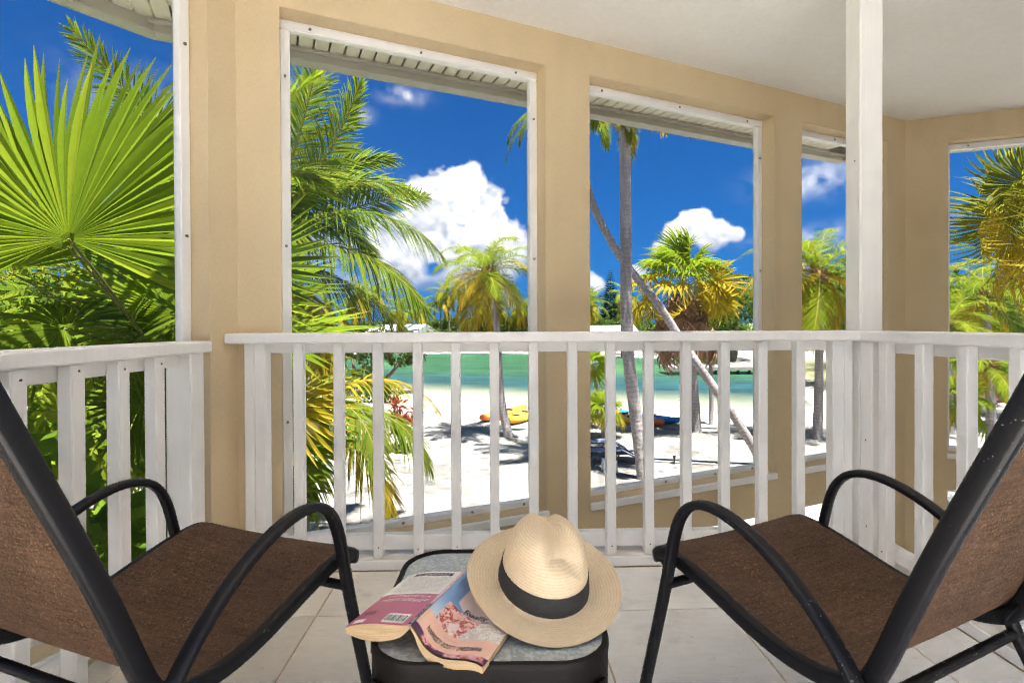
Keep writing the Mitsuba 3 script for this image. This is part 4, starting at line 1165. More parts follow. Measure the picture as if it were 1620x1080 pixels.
fan_palm('small fan palm on a thin trunk before the wooden dock', ground(8.15, 20.17), (8.10, 20.17, -0.05), 0.085, 12, 0.42, 25, pal='g', pet=0.6, elev_rng=(70, -35), group=None)
fan_palm('young low fan palm by the blue sun loungers', ground(3.55, 17.73), (3.50, 17.7, -1.85), 0.10, 16, 0.52, 27, pal='l', pet=0.7, elev_rng=(80, -30))
fan_palm('slim fan palm with pale drooping leaves behind the young low palm', ground(3.72, 19.2), (3.45, 19.2, -0.45), 0.07, 11, 0.62, 29, pal='l', pet=0.6, elev_rng=(70, -35))
# ------------------------------------------------------------------ near palms on the left
np_ = thing('coconut_palm', 'big coconut palm close by the left pillar with long arching fronds', 'palm tree')
K0 = A([-3.55, 8.0, 2.05])
add_trunk(np_, [(-4.1, 8.3, G - 0.3), (-4.0, 8.2, -0.6), K0], 0.17, 0.12, seed=9)
for i, (az, e, dr_, L, hg, pal, sc, roll) in enumerate([
        (-4, 80, 62, 3.1, .12, LIME, 1.0, 35), (5, 58, 95, 2.9, .35, GREEN, 1.0, -8), (-10, 34, 88, 3.1, .60, GREEN, 1.0, 0), (-20, 10, 66, 3.0, .70, GREEN, 1.0, 6), (-2, 70, 70, 2.7, .2, GREEN, 1.0, -20),
        (14, -12, 40, 2.6, .75, GREEN, 1.0, 0), (160, 60, 90, 2.8, .3, GREEN, 1.0, 0), (200, 30, 80, 2.8, .4, GREEN, 1.0, 0), (240, 55, 95, 2.4, .4, LIME, 1.0, 0),
        (-60, 30, 90, 2.3, .5, GREEN, 1.0, 0), (-85, 5, 80, 2.2, .6, GREEN, 1.0, 0), (60, 40, 90, 2.8, .4, DEEP, 1.0, 0), (100, 50, 95, 2.8, .4, DEEP, 1.0, 0),
        (35, 70, 80, 2.6, .3, LIME, 1.0, -25), (-35, 62, 95, 2.2, .3, LIME, 1.0, 20), (-25, -38, 30, 2.3, .7, GOLD, 1.0, 0), (-70, -40, 30, 2.0, .8, GOLD, 1.0, 0), (20, -45, 30, 2.3, .8, GOLD, 1.0, 0),
        (150, 10, 70, 2.6, .5, GREEN, 1.0, 0), (175, 75, 60, 2.9, .3, LIME, 1.0, 0)]):
    m, c = frond(L=L, n=104, ll=0.76, elev=e, droop=dr_, hang=hg, w=0.0165, pal=pal, seed=70 + i, segs=4, yellow=0.18, rib=0.020)
    put(nk(np_ + '__frond'), m, 'leaf', color=c, tw=frond_tw(K0, az, roll, sc))
for i, (az, e, dr_, L, lean_, pal) in enumerate([(270, 85, 32, 3.3, 27, LIME), (262, 82, 38, 3.0, 46, LIME), (84, 84, 30, 3.4, 12, LIME), (80, 78, 45, 3.1, 56, GREEN), (84, 84, 36, 3.0, -26, LIME), (84, 86, 24, 3.8, -42, GREEN), (270, 86, 24, 3.5, -36, LIME)]):
    m, c = frond(L=L, n=104, ll=0.74, elev=e, droop=dr_, hang=0.18, w=0.0135, pal=pal, seed=91 + i, segs=4, yellow=0.15, rib=0.020)
    put(nk(np_ + '__frond'), m, 'leaf', color=c, tw=T().translate(K0.tolist()).rotate([0, 1, 0], lean_).rotate([0, 0, 1], az))

fp = thing('fan_palm', 'large fan palm with wide pleated leaves in front of the left opening', 'palm tree')
add_trunk(fp, [(-2.30, 3.7, G - 0.2), (-2.42, 3.95, -1.0), (-2.45, 4.05, 0.55)], 0.085, 0.07, seed=12)
CRN = A([-2.45, 4.05, 0.62])


def big_leaf(t, o, axis, nrm, R, seed, pal=LIME, from_=None, **k):
    m, c = fan(R=R, n=k.pop('n', 46), span=k.pop('span', 300), pet=0, pal=pal, seed=seed, **k)
    key = nk(t + '__leaf')
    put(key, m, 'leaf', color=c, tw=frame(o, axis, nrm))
    if from_ is not None:
        o = A(o, float); f = A(from_, float)
        pm = sweep(spline([f, (f + o) / 2 + [0, 0, 0.04], o], 10), np.linspace(0.016, 0.009, 10), np.linspace(0.011, 0.006, 10), n=7)
        put(key + '__stalk', pm, 'stalk', smooth=True, color=np.broadcast_to(A([0.17, 0.17, 0.05]), pm.vertices.shape))
    return key


big_leaf(fp, (-2.33, 3.00, 1.44), (-0.06, 0.20, 1.0), (0.10, -1.0, 0.30), 1.26, 1, n=44, from_=CRN, droop=0.10, cup=0.10, join=0.55, span=235, tipk=0.3)
big_leaf(fp, (-2.66, 3.42, 1.46), (0.16, 0.10, 1.0), (0.0, -1.0, 0.25), 1.42, 11, pal=GREEN, n=40, from_=CRN, droop=0.10, cup=0.10, join=0.5, span=220, tipk=0.3)
big_leaf(fp, (-3.00, 3.40, 1.30), (-0.55, 0.10, 0.9), (0.1, -1.0, 0.35), 1.0, 12, pal=LIME, n=40, from_=CRN, droop=0.15, cup=0.15, join=0.5, span=210, tipk=0.4)
big_leaf(fp, (-2.33, 3.95, 1.05), (-0.60, -0.05, 0.74), (0.35, -0.85, 0.40), 0.86, 2, from_=CRN, droop=0.12, cup=0.35, span=230, tipk=0.9)
big_leaf(fp, (-2.30, 3.80, 0.72), (0.65, 0.30, -0.20), (-0.1, -0.75, 0.7), 0.45, 3, pal=GREEN, from_=CRN, droop=0.3)
big_leaf(fp, (-2.75, 3.50, 0.95), (-0.7, 0.0, 0.25), (-0.1, -0.6, 0.9), 0.62, 4, pal=GREEN, from_=CRN, droop=0.35)
big_leaf(fp, (-2.45, 3.70, 0.80), (-0.35, 0.3, -0.5), (0.0, -0.7, 0.6), 0.60, 5, pal=GREEN, from_=CRN, droop=0.3, fray=0.2)
big_leaf(fp, (-2.45, 3.80, 0.45), (0.15, -0.1, -0.8), (0.0, -0.9, 0.1), 0.55, 6, pal=GREEN, from_=CRN, droop=0.2)
big_leaf(fp, (-2.10, 3.75, 0.62), (0.7, 0.0, -0.25), (0.1, -0.7, 0.8), 0.50, 7, pal=GREEN, from_=CRN, droop=0.3)
big_leaf(fp, (-2.20, 4.00, 1.05), (-0.2, 0.7, 0.5), (0.0, -0.4, 0.9), 0.75, 8, pal=GREEN, from_=CRN, droop=0.3)

fp2 = thing('fan_palm', 'fan palm with bright leaves spreading right below the first opening', 'palm tree')
add_trunk(fp2, [(-2.35, 5.0, G - 0.2), (-2.30, 4.95, -1.2), (-2.18, 4.9, 0.25)], 0.085, 0.07, seed=13)
CR2 = A([-2.18, 4.9, 0.30])
for o, ax, nr, R, pal, kw in [
        ((-1.92, 4.6, 0.82), (1.0, 0.05, 0.16), (-0.15, -0.42, 1.0), 0.98, LIME, dict(droop=0.12, cup=0.55, span=260)),
        ((-1.80, 4.5, 0.30), (1.0, -0.1, -0.12), (0.1, -0.8, 0.75), 0.72, GOLD, dict(droop=0.12, tipk=0.9)),
        ((-2.10, 4.75, 1.15), (0.75, 0.15, 0.55), (-0.4, -0.8, 0.8), 0.80, LIME, dict(droop=0.2, cup=0.4)),
        ((-2.15, 4.6, 1.45), (0.45, 0.1, 0.9), (-0.1, -1.0, 0.3), 0.85, GREEN, dict(droop=0.15, cup=0.3)),
        ((-1.95, 4.5, 0.05), (0.8, -0.1, -0.5), (0.2, -0.8, 0.5), 0.75, GREEN, dict(droop=0.2)),
        ((-2.10, 4.5, -0.25), (0.3, -0.2, -0.9), (0.3, -0.9, 0.1), 0.75, GREEN, dict(droop=0.2, fray=0.2)),
        ((-2.5, 4.6, 0.9), (-0.7, -0.1, 0.5), (0.0, -0.8, 0.6), 0.75, GREEN, dict(droop=0.2)),
        ((-2.2, 5.4, 0.9), (0.1, 0.8, 0.4), (0.0, -0.3, 1.0), 0.75, GREEN, dict(droop=0.25)),
        ((-2.6, 4.7, 0.1), (-0.7, -0.2, -0.4), (0.0, -0.8, 0.6), 0.65, DEEP, dict(droop=0.2))]:
    big_leaf(fp2, o, ax, nr, R, int(abs(o[0] * 97 + o[2] * 31)), pal=pal, from_=CR2, **kw)

# a second coconut palm's drooping fronds under the first opening
np2 = thing('coconut_palm', 'low young palm drooping over the sand below the first opening', 'palm tree')
K1 = A([-2.35, 6.4, -0.15])
add_trunk(np2, [(-2.4, 6.5, G - 0.2), (-2.38, 6.45, -1.4), K1], 0.11, 0.08, seed=19)
for i, (az, e, dr_, L, pal) in enumerate([(-15, 25, 100, 1.9, GREEN), (-40, 35, 110, 1.9, GREEN), (10, 45, 105, 1.9, GOLD), (-65, 10, 85, 1.6, GREEN), (-90, 30, 100, 1.7, GREEN), (180, 40, 100, 1.8, GREEN), (60, 50, 100, 1.8, GREEN), (120, 45, 100, 1.8, GREEN), (-25, -5, 75, 1.7, GOLD), (220, 20, 90, 1.7, DEEP), (20, 10, 85, 1.9, GREEN)]):
    m, c = frond(L=L, n=64, ll=0.52, elev=e, droop=dr_, hang=0.55, w=0.015, pal=pal, seed=170 + i, segs=4, yellow=0.35, rib=0.014)
    put(nk(np2 + '__frond'), m, 'leaf', color=c, tw=frond_tw(K1, az, 0, 1.0))

# coconut palm behind the big fan leaf
coconut('coconut palm behind the large fan leaf at the far left', ground(-6.3, 8.6), (-5.9, 8.6, 1.7), 0.14, 18, 2.7, 41, ll=0.24, n=60, az0=80, old='g')
coconut('coconut palm with dark fronds at the left edge of the view', ground(-9.4, 9.5), (-9.2, 9.5, 0.9), 0.14, 16, 2.6, 43, ll=0.24, n=50, pals=('d', 'g', 'd'), az0=10, old='g')


# leafy shrub against the left railing
def shrub(label, cs, rs, n, size, pal, seed, base, name='leafy_shrub', cat_='shrub', hang=0.3, asp=0.6, stems=6):
    t = thing(name, label, cat_)
    m, c = leaf_cloud(cs, rs, n, size, pal, seed, asp, hang)
    put(t + '__crown', m, 'leaf', color=c)
    r = np.random.default_rng(seed + 1)
    ms = []
    cs = A(cs, float)
    for i in range(stems):
        e = cs[r.integers(0, len(cs))] + r.normal(0, 0.1, 3)
        b = A(base, float) + np.r_[r.normal(0, 0.12, 2), 0]
        ms.append(sweep(spline([b, (b + e) / 2 + r.normal(0, 0.08, 3), e], 10), np.linspace(0.022, 0.008, 10), np.linspace(0.022, 0.008, 10), n=6))
    put(t + '__stem', cat(ms), 'bark', smooth=40)
    return t


r_ = np.random.default_rng(77)
cs = [(-2.15 + r_.normal(0, .28), 1.3 + 0.32 * i + r_.normal(0, .1), -1.9 + 0.42 * j + r_.normal(0, .1)) for i in range(6) for j in range(6)]
shrub('dense broad-leaved shrub filling the gaps of the left railing', cs, [0.34] * len(cs), 1700, 0.21, dict(a=(0.0540, 0.1365, 0.0120), b=(0.2025, 0.3120, 0.0264)), 5, (-2.2, 2.2, G), stems=12)
cs = [(-3.3 + r_.normal(0, .4), 2.2 + 0.5 * i + r_.normal(0, .1), -1.6 + 0.5 * j + r_.normal(0, .1)) for i in range(5) for j in range(5)]
shrub('yellow-green shrub further out beyond the left railing', cs, [0.42] * len(cs), 2000, 0.17, dict(a=(0.1148, 0.2080, 0.0144), b=(0.3375, 0.3770, 0.0360)), 6, (-3.3, 3.2, G), stems=8)
cs = [(-5.3 + r_.normal(0, .75), 7.2 + r_.normal(0, .7), -1.8 + 0.50 * j) for i in range(6) for j in range(7)]
shrub('mixed green shrub under the left coconut palms', cs, [0.5] * len(cs), 3600, 0.24, dict(a=(0.0743, 0.1625, 0.0144), b=(0.3510, 0.4030, 0.0420)), 7, (-5, 6, G), hang=0.5, asp=0.35)

# ------------------------------------------------------------------ trees and plants further off
tr = thing('sea_grape_tree', 'low spreading tree leaning over the water at the left', 'tree')
bx = A([-8.6, 31.0, gz(-8.6, 31.0)])
put(tr + '__trunk', cat([sweep(spline([bx - [0, 0, .2], bx + [0.8, 0, 0.5], bx + [2.0, 0, 1.0], bx + [3.0, 0.2, 2.2]], 14), np.linspace(0.20, 0.08, 14), np.linspace(0.20, 0.08, 14), n=9),
                         sweep(spline([bx + [0.7, 0, 0.45], bx + [0.4, 0.3, 1.5], bx + [0.2, 0.4, 2.6]], 10), np.linspace(0.15, 0.06, 10), np.linspace(0.15, 0.06, 10), n=9)]), 'bark', smooth=40)
m, c = leaf_cloud([bx + [3.0, .2, 2.7], bx + [2.0, 0, 3.1], bx + [0.6, .3, 3.2], bx + [-0.6, 0, 2.8], bx + [1.4, 0, 2.3], bx + [3.9, 0, 2.5]], [0.9, 0.9, 1.0, 0.9, 0.7, 0.6], 2600, 0.22, dict(a=(0.0527, 0.0858, 0.0204), b=(0.1633, 0.1859, 0.0600)), 3, 0.7)
put(tr + '__crown', m, 'leaf', color=c)
shrub('rounded bright green bush on the sand beside the leaning tree', [(-6.0, 27.2, G + 0.45), (-5.2, 27.0, G + 0.4), (-6.9, 27.4, G + 0.5), (-5.8, 26.9, G + 0.75)], [0.65, 0.5, 0.65, 0.5], 1400, 0.16, dict(a=(0.0446, 0.1222, 0.0132), b=(0.1269, 0.2366, 0.0264)), 9, (-6, 27.2, G), name='beach_bush', cat_='bush')

ti = thing('red_leaf_plant', 'red-leaved upright plant growing from the white sand', 'plant')
b0 = A([-2.72, 15.6, gz(-2.72, 15.6)])
r_ = np.random.default_rng(4)
ms = []; lv = []
for i in range(11):
    e = b0 + [r_.normal(0.10, 0.30), r_.normal(0, .18), r_.uniform(0.55, 1.45)]
    ms.append(sweep(spline([b0 + np.r_[r_.normal(0, .06, 2), -0.1], (b0 + e) / 2 + np.r_[r_.normal(0, .05, 2), 0], e], 8), 0.010, 0.010, n=5))
    m, c = leaf_cloud([e], [0.07], 26, 0.26, dict(a=(0.1633, 0.0247, 0.0168), b=(0.3861, 0.1144, 0.0564)), 20 + i, 0.26, -0.25)
    lv.append((m, c))
put(ti + '__stem', cat(ms), 'bark', smooth=40)
for m, c in lv:
    put(nk(ti + '__leaf_cluster'), m, 'leaf', color=c)
shrub('small green tuft at the foot of the red plant', [b0 + [-0.28, -0.1, 0.18], b0 + [0.0, -0.12, 0.15]], [0.2, 0.16], 260, 0.12, LIME, 31, b0, name='grass_tuft', cat_='plant', stems=2)


def rock(label, p, s, seed, group='pale rocks round the red plant'):
    m = trimesh.creation.icosphere(2, 1.0)
    v = m.vertices
    v = v * (0.75 + 0.5 * meshkit.fbm(v * 1.3 + seed, 3, seed))[:, None] * A(s)
    m.vertices = v + A(p)
    k = thing('rock', label, 'rock', group)
    put(k, m, 'stone', smooth=40)


for i, (x, y, s) in enumerate([(-2.95, 15.1, .16), (-2.65, 15.0, .19), (-2.35, 15.05, .17), (-2.1, 15.25, .14), (-3.2, 15.3, .13)]):
    rock('pale rock in the ring of stones at the foot of the red plant', (x, y, gz(x, y) + 0.03), (s, s * 0.8, s * 0.7), i + 3)

# far shore: palms, bushes, houses
def far_palm(label, x, y, h, L, seed, group, dense=13, pals='gyg'):
    t = thing('distant_palm', label, 'palm tree', group)
    r = np.random.default_rng(seed)
    b = A([x, y, G - 0.1]); tp = A([x + r.normal(0, 0.05 * h), y, G + h])
    ms, cs = [], []
    tm = sweep(spline([b, (b + tp) / 2 + r.normal(0, 0.15, 3) * [1, 1, 0], tp], 10), np.linspace(0.16, 0.10, 10), np.linspace(0.16, 0.10, 10), n=7)
    put(t + '__trunk', tm, 'bark', smooth=40)
    for i in range(dense):
        f = i / (dense - 1)
        e = 78 - 120 * f
        pal = GOLD if f > 0.75 else {'g': GREEN, 'y': LIME, 'd': DEEP}[pals[i % 3]]
        m, c = frond(L=L * r.uniform(.85, 1.1), n=24, ll=L * 0.26, elev=e, droop=75, hang=0.5, w=L * 0.024, pal=pal, seed=seed * 31 + i, segs=2, rib=0.02)
        a = math.radians(i * 137.5 + r.uniform(-15, 15)); ca, sa = math.cos(a), math.sin(a)
        v = m.vertices @ A([[ca, sa, 0], [-sa, ca, 0], [0, 0, 1]])
        m.vertices = v + tp
        ms.append(m); cs.append(c)
    put(t + '__crown', cat(ms), 'leaf', color=np.vstack(cs))


r_ = np.random.default_rng(12)
FG = 'coconut palms along the far shore'
k = 0
for x in np.linspace(-32, 20, 27):
    y = 82 + r_.uniform(-3, 14)
    far_palm('green coconut palm in the row of trees along the far shore', x + r_.normal(0, 0.8), y, r_.uniform(5.4, 9.4), r_.uniform(3.0, 4.2), 100 + k, FG, pals=['gyg', 'yyg', 'gdg'][k % 3])
    k += 1
for x, y, h, L in [(14.6, 62, 7.2, 2.6), (16.9, 66, 6.0, 2.6), (12.6, 80, 6.4, 3.0)]:
    far_palm('green coconut palm in the row of trees along the far shore', x, y, h, L, 150 + k, FG); k += 1


def far_tree(label, x, y, w, h, seed, n=2600, pal=None, group='leafy trees behind the shore', leaf=0.5, name='distant_tree'):
    t = thing(name, label, 'tree', group)
    r = np.random.default_rng(seed)
    b = A([x, y, G])
    cs = [b + [r.normal(0, w * 0.32), r.normal(0, w * 0.25), h * (0.45 + 0.42 * r.uniform())] for _ in range(9)]
    m, c = leaf_cloud(cs, [[w * 0.24, w * 0.24, h * 0.19]] * 9, n, leaf, pal or dict(a=(0.0459, 0.0975, 0.0192), b=(0.1620, 0.2275, 0.0432)), seed, 0.6)
    put(t + '__crown', m, 'leaf', color=c)
    ms = [sweep(spline([b - [0, 0, .3], b + [r.normal(0, .2), 0, h * 0.3], cs[i]], 8), np.linspace(0.18, 0.05, 8) * h / 5, np.linspace(0.18, 0.05, 8) * h / 5, n=7) for i in range(4)]
    put(t + '__trunk', cat(ms), 'bark', smooth=40)


for i, x in enumerate(np.linspace(-48, 44, 30)):
    far_tree('dense green tree in the belt behind the far palms', x + r_.normal(0, 1), 96 + r_.uniform(0, 10), 6.5, r_.uniform(3.6, 5.6), 300 + i, 1500, leaf=0.6, group='trees of the belt behind the far palms')
for i, (x, y, w, h) in enumerate([(8.9, 23, 2.6, 3.6), (12.6, 26, 3.0, 4.4), (14.4, 27, 3.0, 4.6), (15.8, 25, 2.6, 4.0)]):
    pass
far_tree('tall green tree beyond the dock, right of the skirted fan palm', 24.0, 54.0, 8.0, 8.6, 401, 3600, leaf=0.42, group=None)
far_tree('spreading tree behind the bushy coconut palm', 20.5, 31.5, 6.0, 6.6, 402, 3600, leaf=0.30, group=None)
far_tree('broad tree at the far end of the lawn', 26.5, 33.5, 6.0, 6.2, 403, 3600, leaf=0.30, group=None)

for i, x in enumerate(np.linspace(-34, 19, 20)):
    far_tree('low green bush on the far bank of the lagoon', x + r_.normal(0, .8), 78.0 + r_.uniform(0, 1.5), 4.6, r_.uniform(1.6, 3.2), 700 + i, 900, leaf=0.42, group='bushes along the far bank', name='bank_bush', pal=[GREEN, LIME, dict(a=(0.0675, 0.1170, 0.0240), b=(0.2025, 0.2470, 0.0480))][i % 3])

# Norfolk pines
def pine(label, x, y, h, seed):
    t = thing('norfolk_pine', label, 'pine tree', 'tall narrow pines beyond the far shore')
    b = A([x, y, G]); r = np.random.default_rng(seed)
    put(t + '__trunk', sweep([b, b + [0, 0, h * 0.5], b + [0, 0, h]], [0.3, 0.2, 0.03], [0.3, 0.2, 0.03], n=8), 'bark', smooth=40)
    ms, cs = [], []
    for k_ in range(26):
        z = h * (0.22 + 0.77 * k_ / 25); L = 0.19 * h * (1 - k_ / 26) ** 0.85 + 0.25
        for j in range(7):
            a = j * 2 * np.pi / 7 + k_ * 0.4 + r.normal(0, .1)
            p = b + [0, 0, z]; d = A([math.cos(a), math.sin(a), 0.28]); s = np.cross(unit(d), [0, 0, 1])
            e = p + d * L
            V = A([p, p + d * L * .5 + s * L * .13, e, p + d * L * .5 - s * L * .13, p + d * L * .5 - [0, 0, L * .18]])
            ms.append(trimesh.Trimesh(V, [[0, 1, 2], [0, 2, 3], [0, 4, 2]], process=False)); cs.append(np.broadcast_to(A([0.02, 0.055, 0.03]) * r.uniform(.7, 1.7), (5, 3)))
    put(t + '__crown', cat(ms), 'leaf', color=np.vstack(cs))


pine('taller of two dark narrow pines above the far palms', 21.6, 101, 14.0, 1)
pine('shorter of two dark narrow pines above the far palms', 19.3, 108, 11.4, 2)


# far houses
def house(label, x, y, w, dp, h, rot, roof=1.2, name='beach_house'):
    t = thing(name, label, 'house')
    c, s = math.cos(rot), math.sin(rot); ex, ey = A([c, s, 0]), A([-s, c, 0])
    o = A([x, y, G])
    part(t, 'wall', xf(block([-w / 2, -dp / 2, 0], [w / 2, dp / 2, h], 0.02), o, ex, ey), 'far_wall')
    R_ = hull([[-w / 2 - .5, -dp / 2 - .5, h], [w / 2 + .5, -dp / 2 - .5, h], [w / 2 + .5, dp / 2 + .5, h], [-w / 2 - .5, dp / 2 + .5, h], [-w / 2 - .5, 0, h + roof], [w / 2 + .5, 0, h + roof],
               [-w / 2 - .5, -dp / 2 - .5, h - .12], [w / 2 + .5, -dp / 2 - .5, h - .12], [w / 2 + .5, dp / 2 + .5, h - .12], [-w / 2 - .5, dp / 2 + .5, h - .12]])
    part(t, 'roof', xf(R_, o, ex, ey), 'roof_metal')
    for i in range(3):
        u = -w / 2 + (i + 0.5) * w / 3
        f = part(t, 'window', xf(block([u - .55, -dp / 2 - .04, 0.9], [u + .55, -dp / 2 - .001, 2.1], 0.01), o, ex, ey), 'alu_white')
        part(f, 'pane', xf(block([u - .48, -dp / 2 - .05, 0.97], [u + .48, -dp / 2 - .041, 2.03], 0.004), o, ex, ey), 'far_glass')


house('low house with a white roof just right of the second column', 15.6, 78, 8, 6, 2.6, 0.0, 1.0)
house('pale house with a sloping white roof behind the far shore palms', -14.8, 84, 9, 6, 2.4, -0.5, 1.5)
house('small pale house half hidden by the greenery at the far left', -18.0, 26.0, 5, 4, 2.3, 0.4, 1.0)

# dock
dk = thing('wooden_dock', 'grey wooden dock on short piles across the lagoon', 'dock')
dz = WZ + 0.55
for i in range(36):
    part(dk, 'plank', block([13.2 + i * 0.21, 41.0, dz], [13.2 + i * 0.21 + 0.195, 43.6, dz + 0.05], 0.006), 'dock_wood')
part(dk, 'fascia_beam', block([13.2, 40.93, dz - 0.22], [20.75, 40.99, dz + 0.02], 0.01), 'dock_wood')
for i in range(9):
    cy = trimesh.creation.cylinder(0.11, 1.3, sections=12); cy.apply_translation([13.5 + i * 0.88, 41.2, WZ - 0.05])
    part(dk, 'pile', cy, 'dark_void', smooth=40)
cy = trimesh.creation.cylinder(0.07, 1.6, sections=12); cy.apply_translation([13.6, 42.6, dz + 0.8])
part(dk, 'mooring_post', cy, 'dark_void', smooth=40)

# ------------------------------------------------------------------ kayaks, loungers and small things on the sand
def kayak(label, x, y, rot, mat, L=3.0, W=0.72, H=0.34, tilt=0.0, group=None, z=None, seat=True):
    t = thing('kayak', label, 'kayak', group)
    n, k = 33, 28
    s = np.linspace(-1, 1, n)
    wd = (1 - np.abs(s) ** 2.4) ** 0.62 * W / 2 + 0.004
    up = 0.10 * np.abs(s) ** 3
    V = []
    th = np.linspace(0, 2 * np.pi, k, endpoint=False)
    for i in range(n):
        c = np.sign(np.cos(th)) * np.abs(np.cos(th)) ** 0.75; d = np.sin(th)
        yy = wd[i] * c
        hh = H * (0.55 + 0.45 * (1 - np.abs(s[i]) ** 3))
        zz = np.where(d < 0, d * hh * 0.5, d * hh * 0.42)
        # sit-on-top deck: sunken seat wells and footwells
        q = np.clip(1 - np.abs(c) / 0.72, 0, 1) ** 0.5
        wl = sum(np.exp(-((s[i] - m_) / w_) ** 4) for m_, w_ in ((-0.28, 0.17), (0.30, 0.17), (-0.02, .09), (0.62, .1), (-.66, .1)))
        zz = zz - np.where(d > 0, q * wl * hh * 0.34, 0)
        V.append(np.c_[np.full(k, s[i] * L / 2), yy, zz + up[i] + H * 0.5])
    V = np.vstack(V)
    F = grid_faces(n, k, True)
    m = trimesh.Trimesh(V, F, process=False)
    tw = T().translate([x, y, (gz(x, y) if z is None else z) - 0.02]).rotate([0, 0, 1], rot).rotate([1, 0, 0], tilt)
    put(t + '__hull', m, mat, smooth=45, tw=tw)
    for sx in ((-0.28, 0.30) if seat else ()):
        b = block([sx * L / 2 - 0.19, -0.17, H * 0.55], [sx * L / 2 - 0.165, 0.17, H * 0.98], 0.010)
        part(t, 'seat_back', b, 'plastic_dark', tw=tw)
    for sx in (-0.93, 0.93):
        hd = sweep(spline([(sx * L / 2 - 0.06, -0.05, H * 0.80), (sx * L / 2, 0, H * 1.02), (sx * L / 2 + 0.06, 0.05, H * 0.80)], 8), 0.012, 0.012, n=6)
        part(t, 'carry_handle', hd, 'plastic_dark', smooth=40, tw=tw)
    return t


KG = 'kayaks drawn up on the sand'
kayak('orange kayak lying farther from the balcony, beside the yellow one', 0.32, 21.9, 56, 'plastic_red', 3.4, 0.75, group=KG)
kayak('yellow-orange kayak lying nearest, beside the orange one at the palm', 1.02, 21.3, 64, 'plastic_yellow', 3.3, 0.80, group=KG)
kayak('yellow kayak on the sand behind the tall palm trunk', 5.05, 20.9, -58, 'plastic_yellow', 3.0, 0.85, group=KG)
kayak('orange-red kayak lying between the yellow and the blue one', 5.42, 20.75, -62, 'plastic_red', 3.0, 0.75, group=KG)
kayak('blue kayak lying at the right of the yellow one', 5.95, 20.95, -48, 'plastic_blue', 2.8, 0.80, group=KG)


def lounger(label, x, y, rot):
    t = thing('sun_lounger', label, 'sun lounger', 'dark sun loungers on the sand')
    tw = T().translate([x, y, gz(x, y)]).rotate([0, 0, 1], rot)
    prof = spline([(-0.95, 0.36), (-0.2, 0.34), (0.30, 0.34), (0.62, 0.36)], 16)
    V = np.concatenate([np.c_[prof[:, 0], np.full(16, s * 0.30), prof[:, 1]] for s in (-1, 0, 1)]).reshape(3, 16, 3)
    V[1, :, 2] -= 0.02
    part(t, 'bed', trimesh.Trimesh(V.reshape(-1, 3), grid_faces(3, 16), process=False), 'lounge_fabric', smooth=True, tw=tw)
    bk_ = A([[[0.60, s * 0.30, 0.36], [0.95, s * 0.30, 0.20], [1.10, s * .30, 0.12]] for s in (-1, 1)])
    part(t, 'foot_end', trimesh.Trimesh(bk_.reshape(-1, 3), grid_faces(2, 3), process=False), 'lounge_fabric', smooth=True, tw=tw)
    for s in (-1, 1):
        part(t, 'side_tube', sweep(np.c_[prof[:, 0], np.full(16, s * 0.315), prof[:, 1]], 0.016, 0.016, n=8), 'plastic_dark', smooth=40, tw=tw)
        part(t, 'side_tube', sweep([(0.60, s * .315, .36), (0.95, s * .315, .20), (1.22, s * .315, 0.0)], 0.016, 0.016, n=8), 'plastic_dark', smooth=40, tw=tw)
        for xx in (-0.85, -0.1, 0.5):
            part(t, 'leg', sweep([(xx, s * 0.30, 0.34), (xx - 0.06, s * 0.33, 0.0)], 0.013, 0.013, n=8), 'plastic_dark', smooth=40, tw=tw)


lounger('dark blue sun lounger nearer the balcony beside the white stool', 2.75, 14.45, 0)
lounger('dark blue sun lounger behind the nearer one', 2.70, 15.55, 2)
st = thing('beach_stool', 'small white plastic stool beside the dark loungers', 'stool')
sx, sy = 2.86, 13.55
sz = gz(sx, sy)
part(st, 'top', block([sx - .17, sy - .15, sz + 0.27], [sx + .17, sy + .15, sz + 0.30], 0.01), 'plastic_white')
for a in (-1, 1):
    for b in (-1, 1):
        part(st, 'leg', hull([[sx + a * .14 + i * .025, sy + b * .12 + j * .02, sz + 0.272] for i in (-1, 1) for j in (-1, 1)] + [[sx + a * .165 + i * .02, sy + b * .15 + j * .018, sz - 0.01] for i in (-1, 1) for j in (-1, 1)]), 'plastic_white')


def revolve(prof, n=16):
    th = np.arange(n) * 2 * np.pi / n
    V = np.concatenate([np.c_[r0 * np.cos(th), r0 * np.sin(th), np.full(n, z0)] for r0, z0 in prof])
    return trimesh.Trimesh(V, grid_faces(len(prof), n, True), process=False)


pl = thing('path_light', 'small dark path light with a pale cap standing in the sand', 'light')
px_, py_ = 4.73, 14.17
tw = T().translate([px_, py_, gz(px_, py_)])
part(pl, 'stake', revolve([(0.0, -.05), (0.022, -.05), (0.022, 0.15), (0.03, 0.155), (0.045, 0.24), (0.0, 0.24)]), 'plastic_dark', smooth=40, tw=tw)
part(pl, 'cap', revolve([(0.0, 0.238), (0.060, 0.24), (0.062, 0.255), (0.045, 0.268), (0.0, 0.275)]), 'plastic_white', smooth=40, tw=tw)
pl2 = thing('garden_fixture', 'dark rounded fixture on a pale post by the end of the rope', 'light')
px_, py_ = 5.98, 13.95
tw = T().translate([px_, py_, gz(px_, py_)])
part(pl2, 'post', revolve([(0.0, -.05), (0.032, -.05), (0.030, 0.46), (0.0, 0.46)]), 'plastic_white', smooth=40, tw=tw)
part(pl2, 'head', revolve([(0.0, 0.42), (0.035, 0.43), (0.085, 0.52), (0.10, 0.60), (0.07, 0.68), (0.0, 0.71)]), 'plastic_dark', smooth=40, tw=tw)
part(pl2, 'foot', revolve([(0.0, -.03), (0.075, -.02), (0.085, 0.04), (0.05, 0.09), (0.0, 0.10)]), 'plastic_dark', smooth=40, tw=tw)
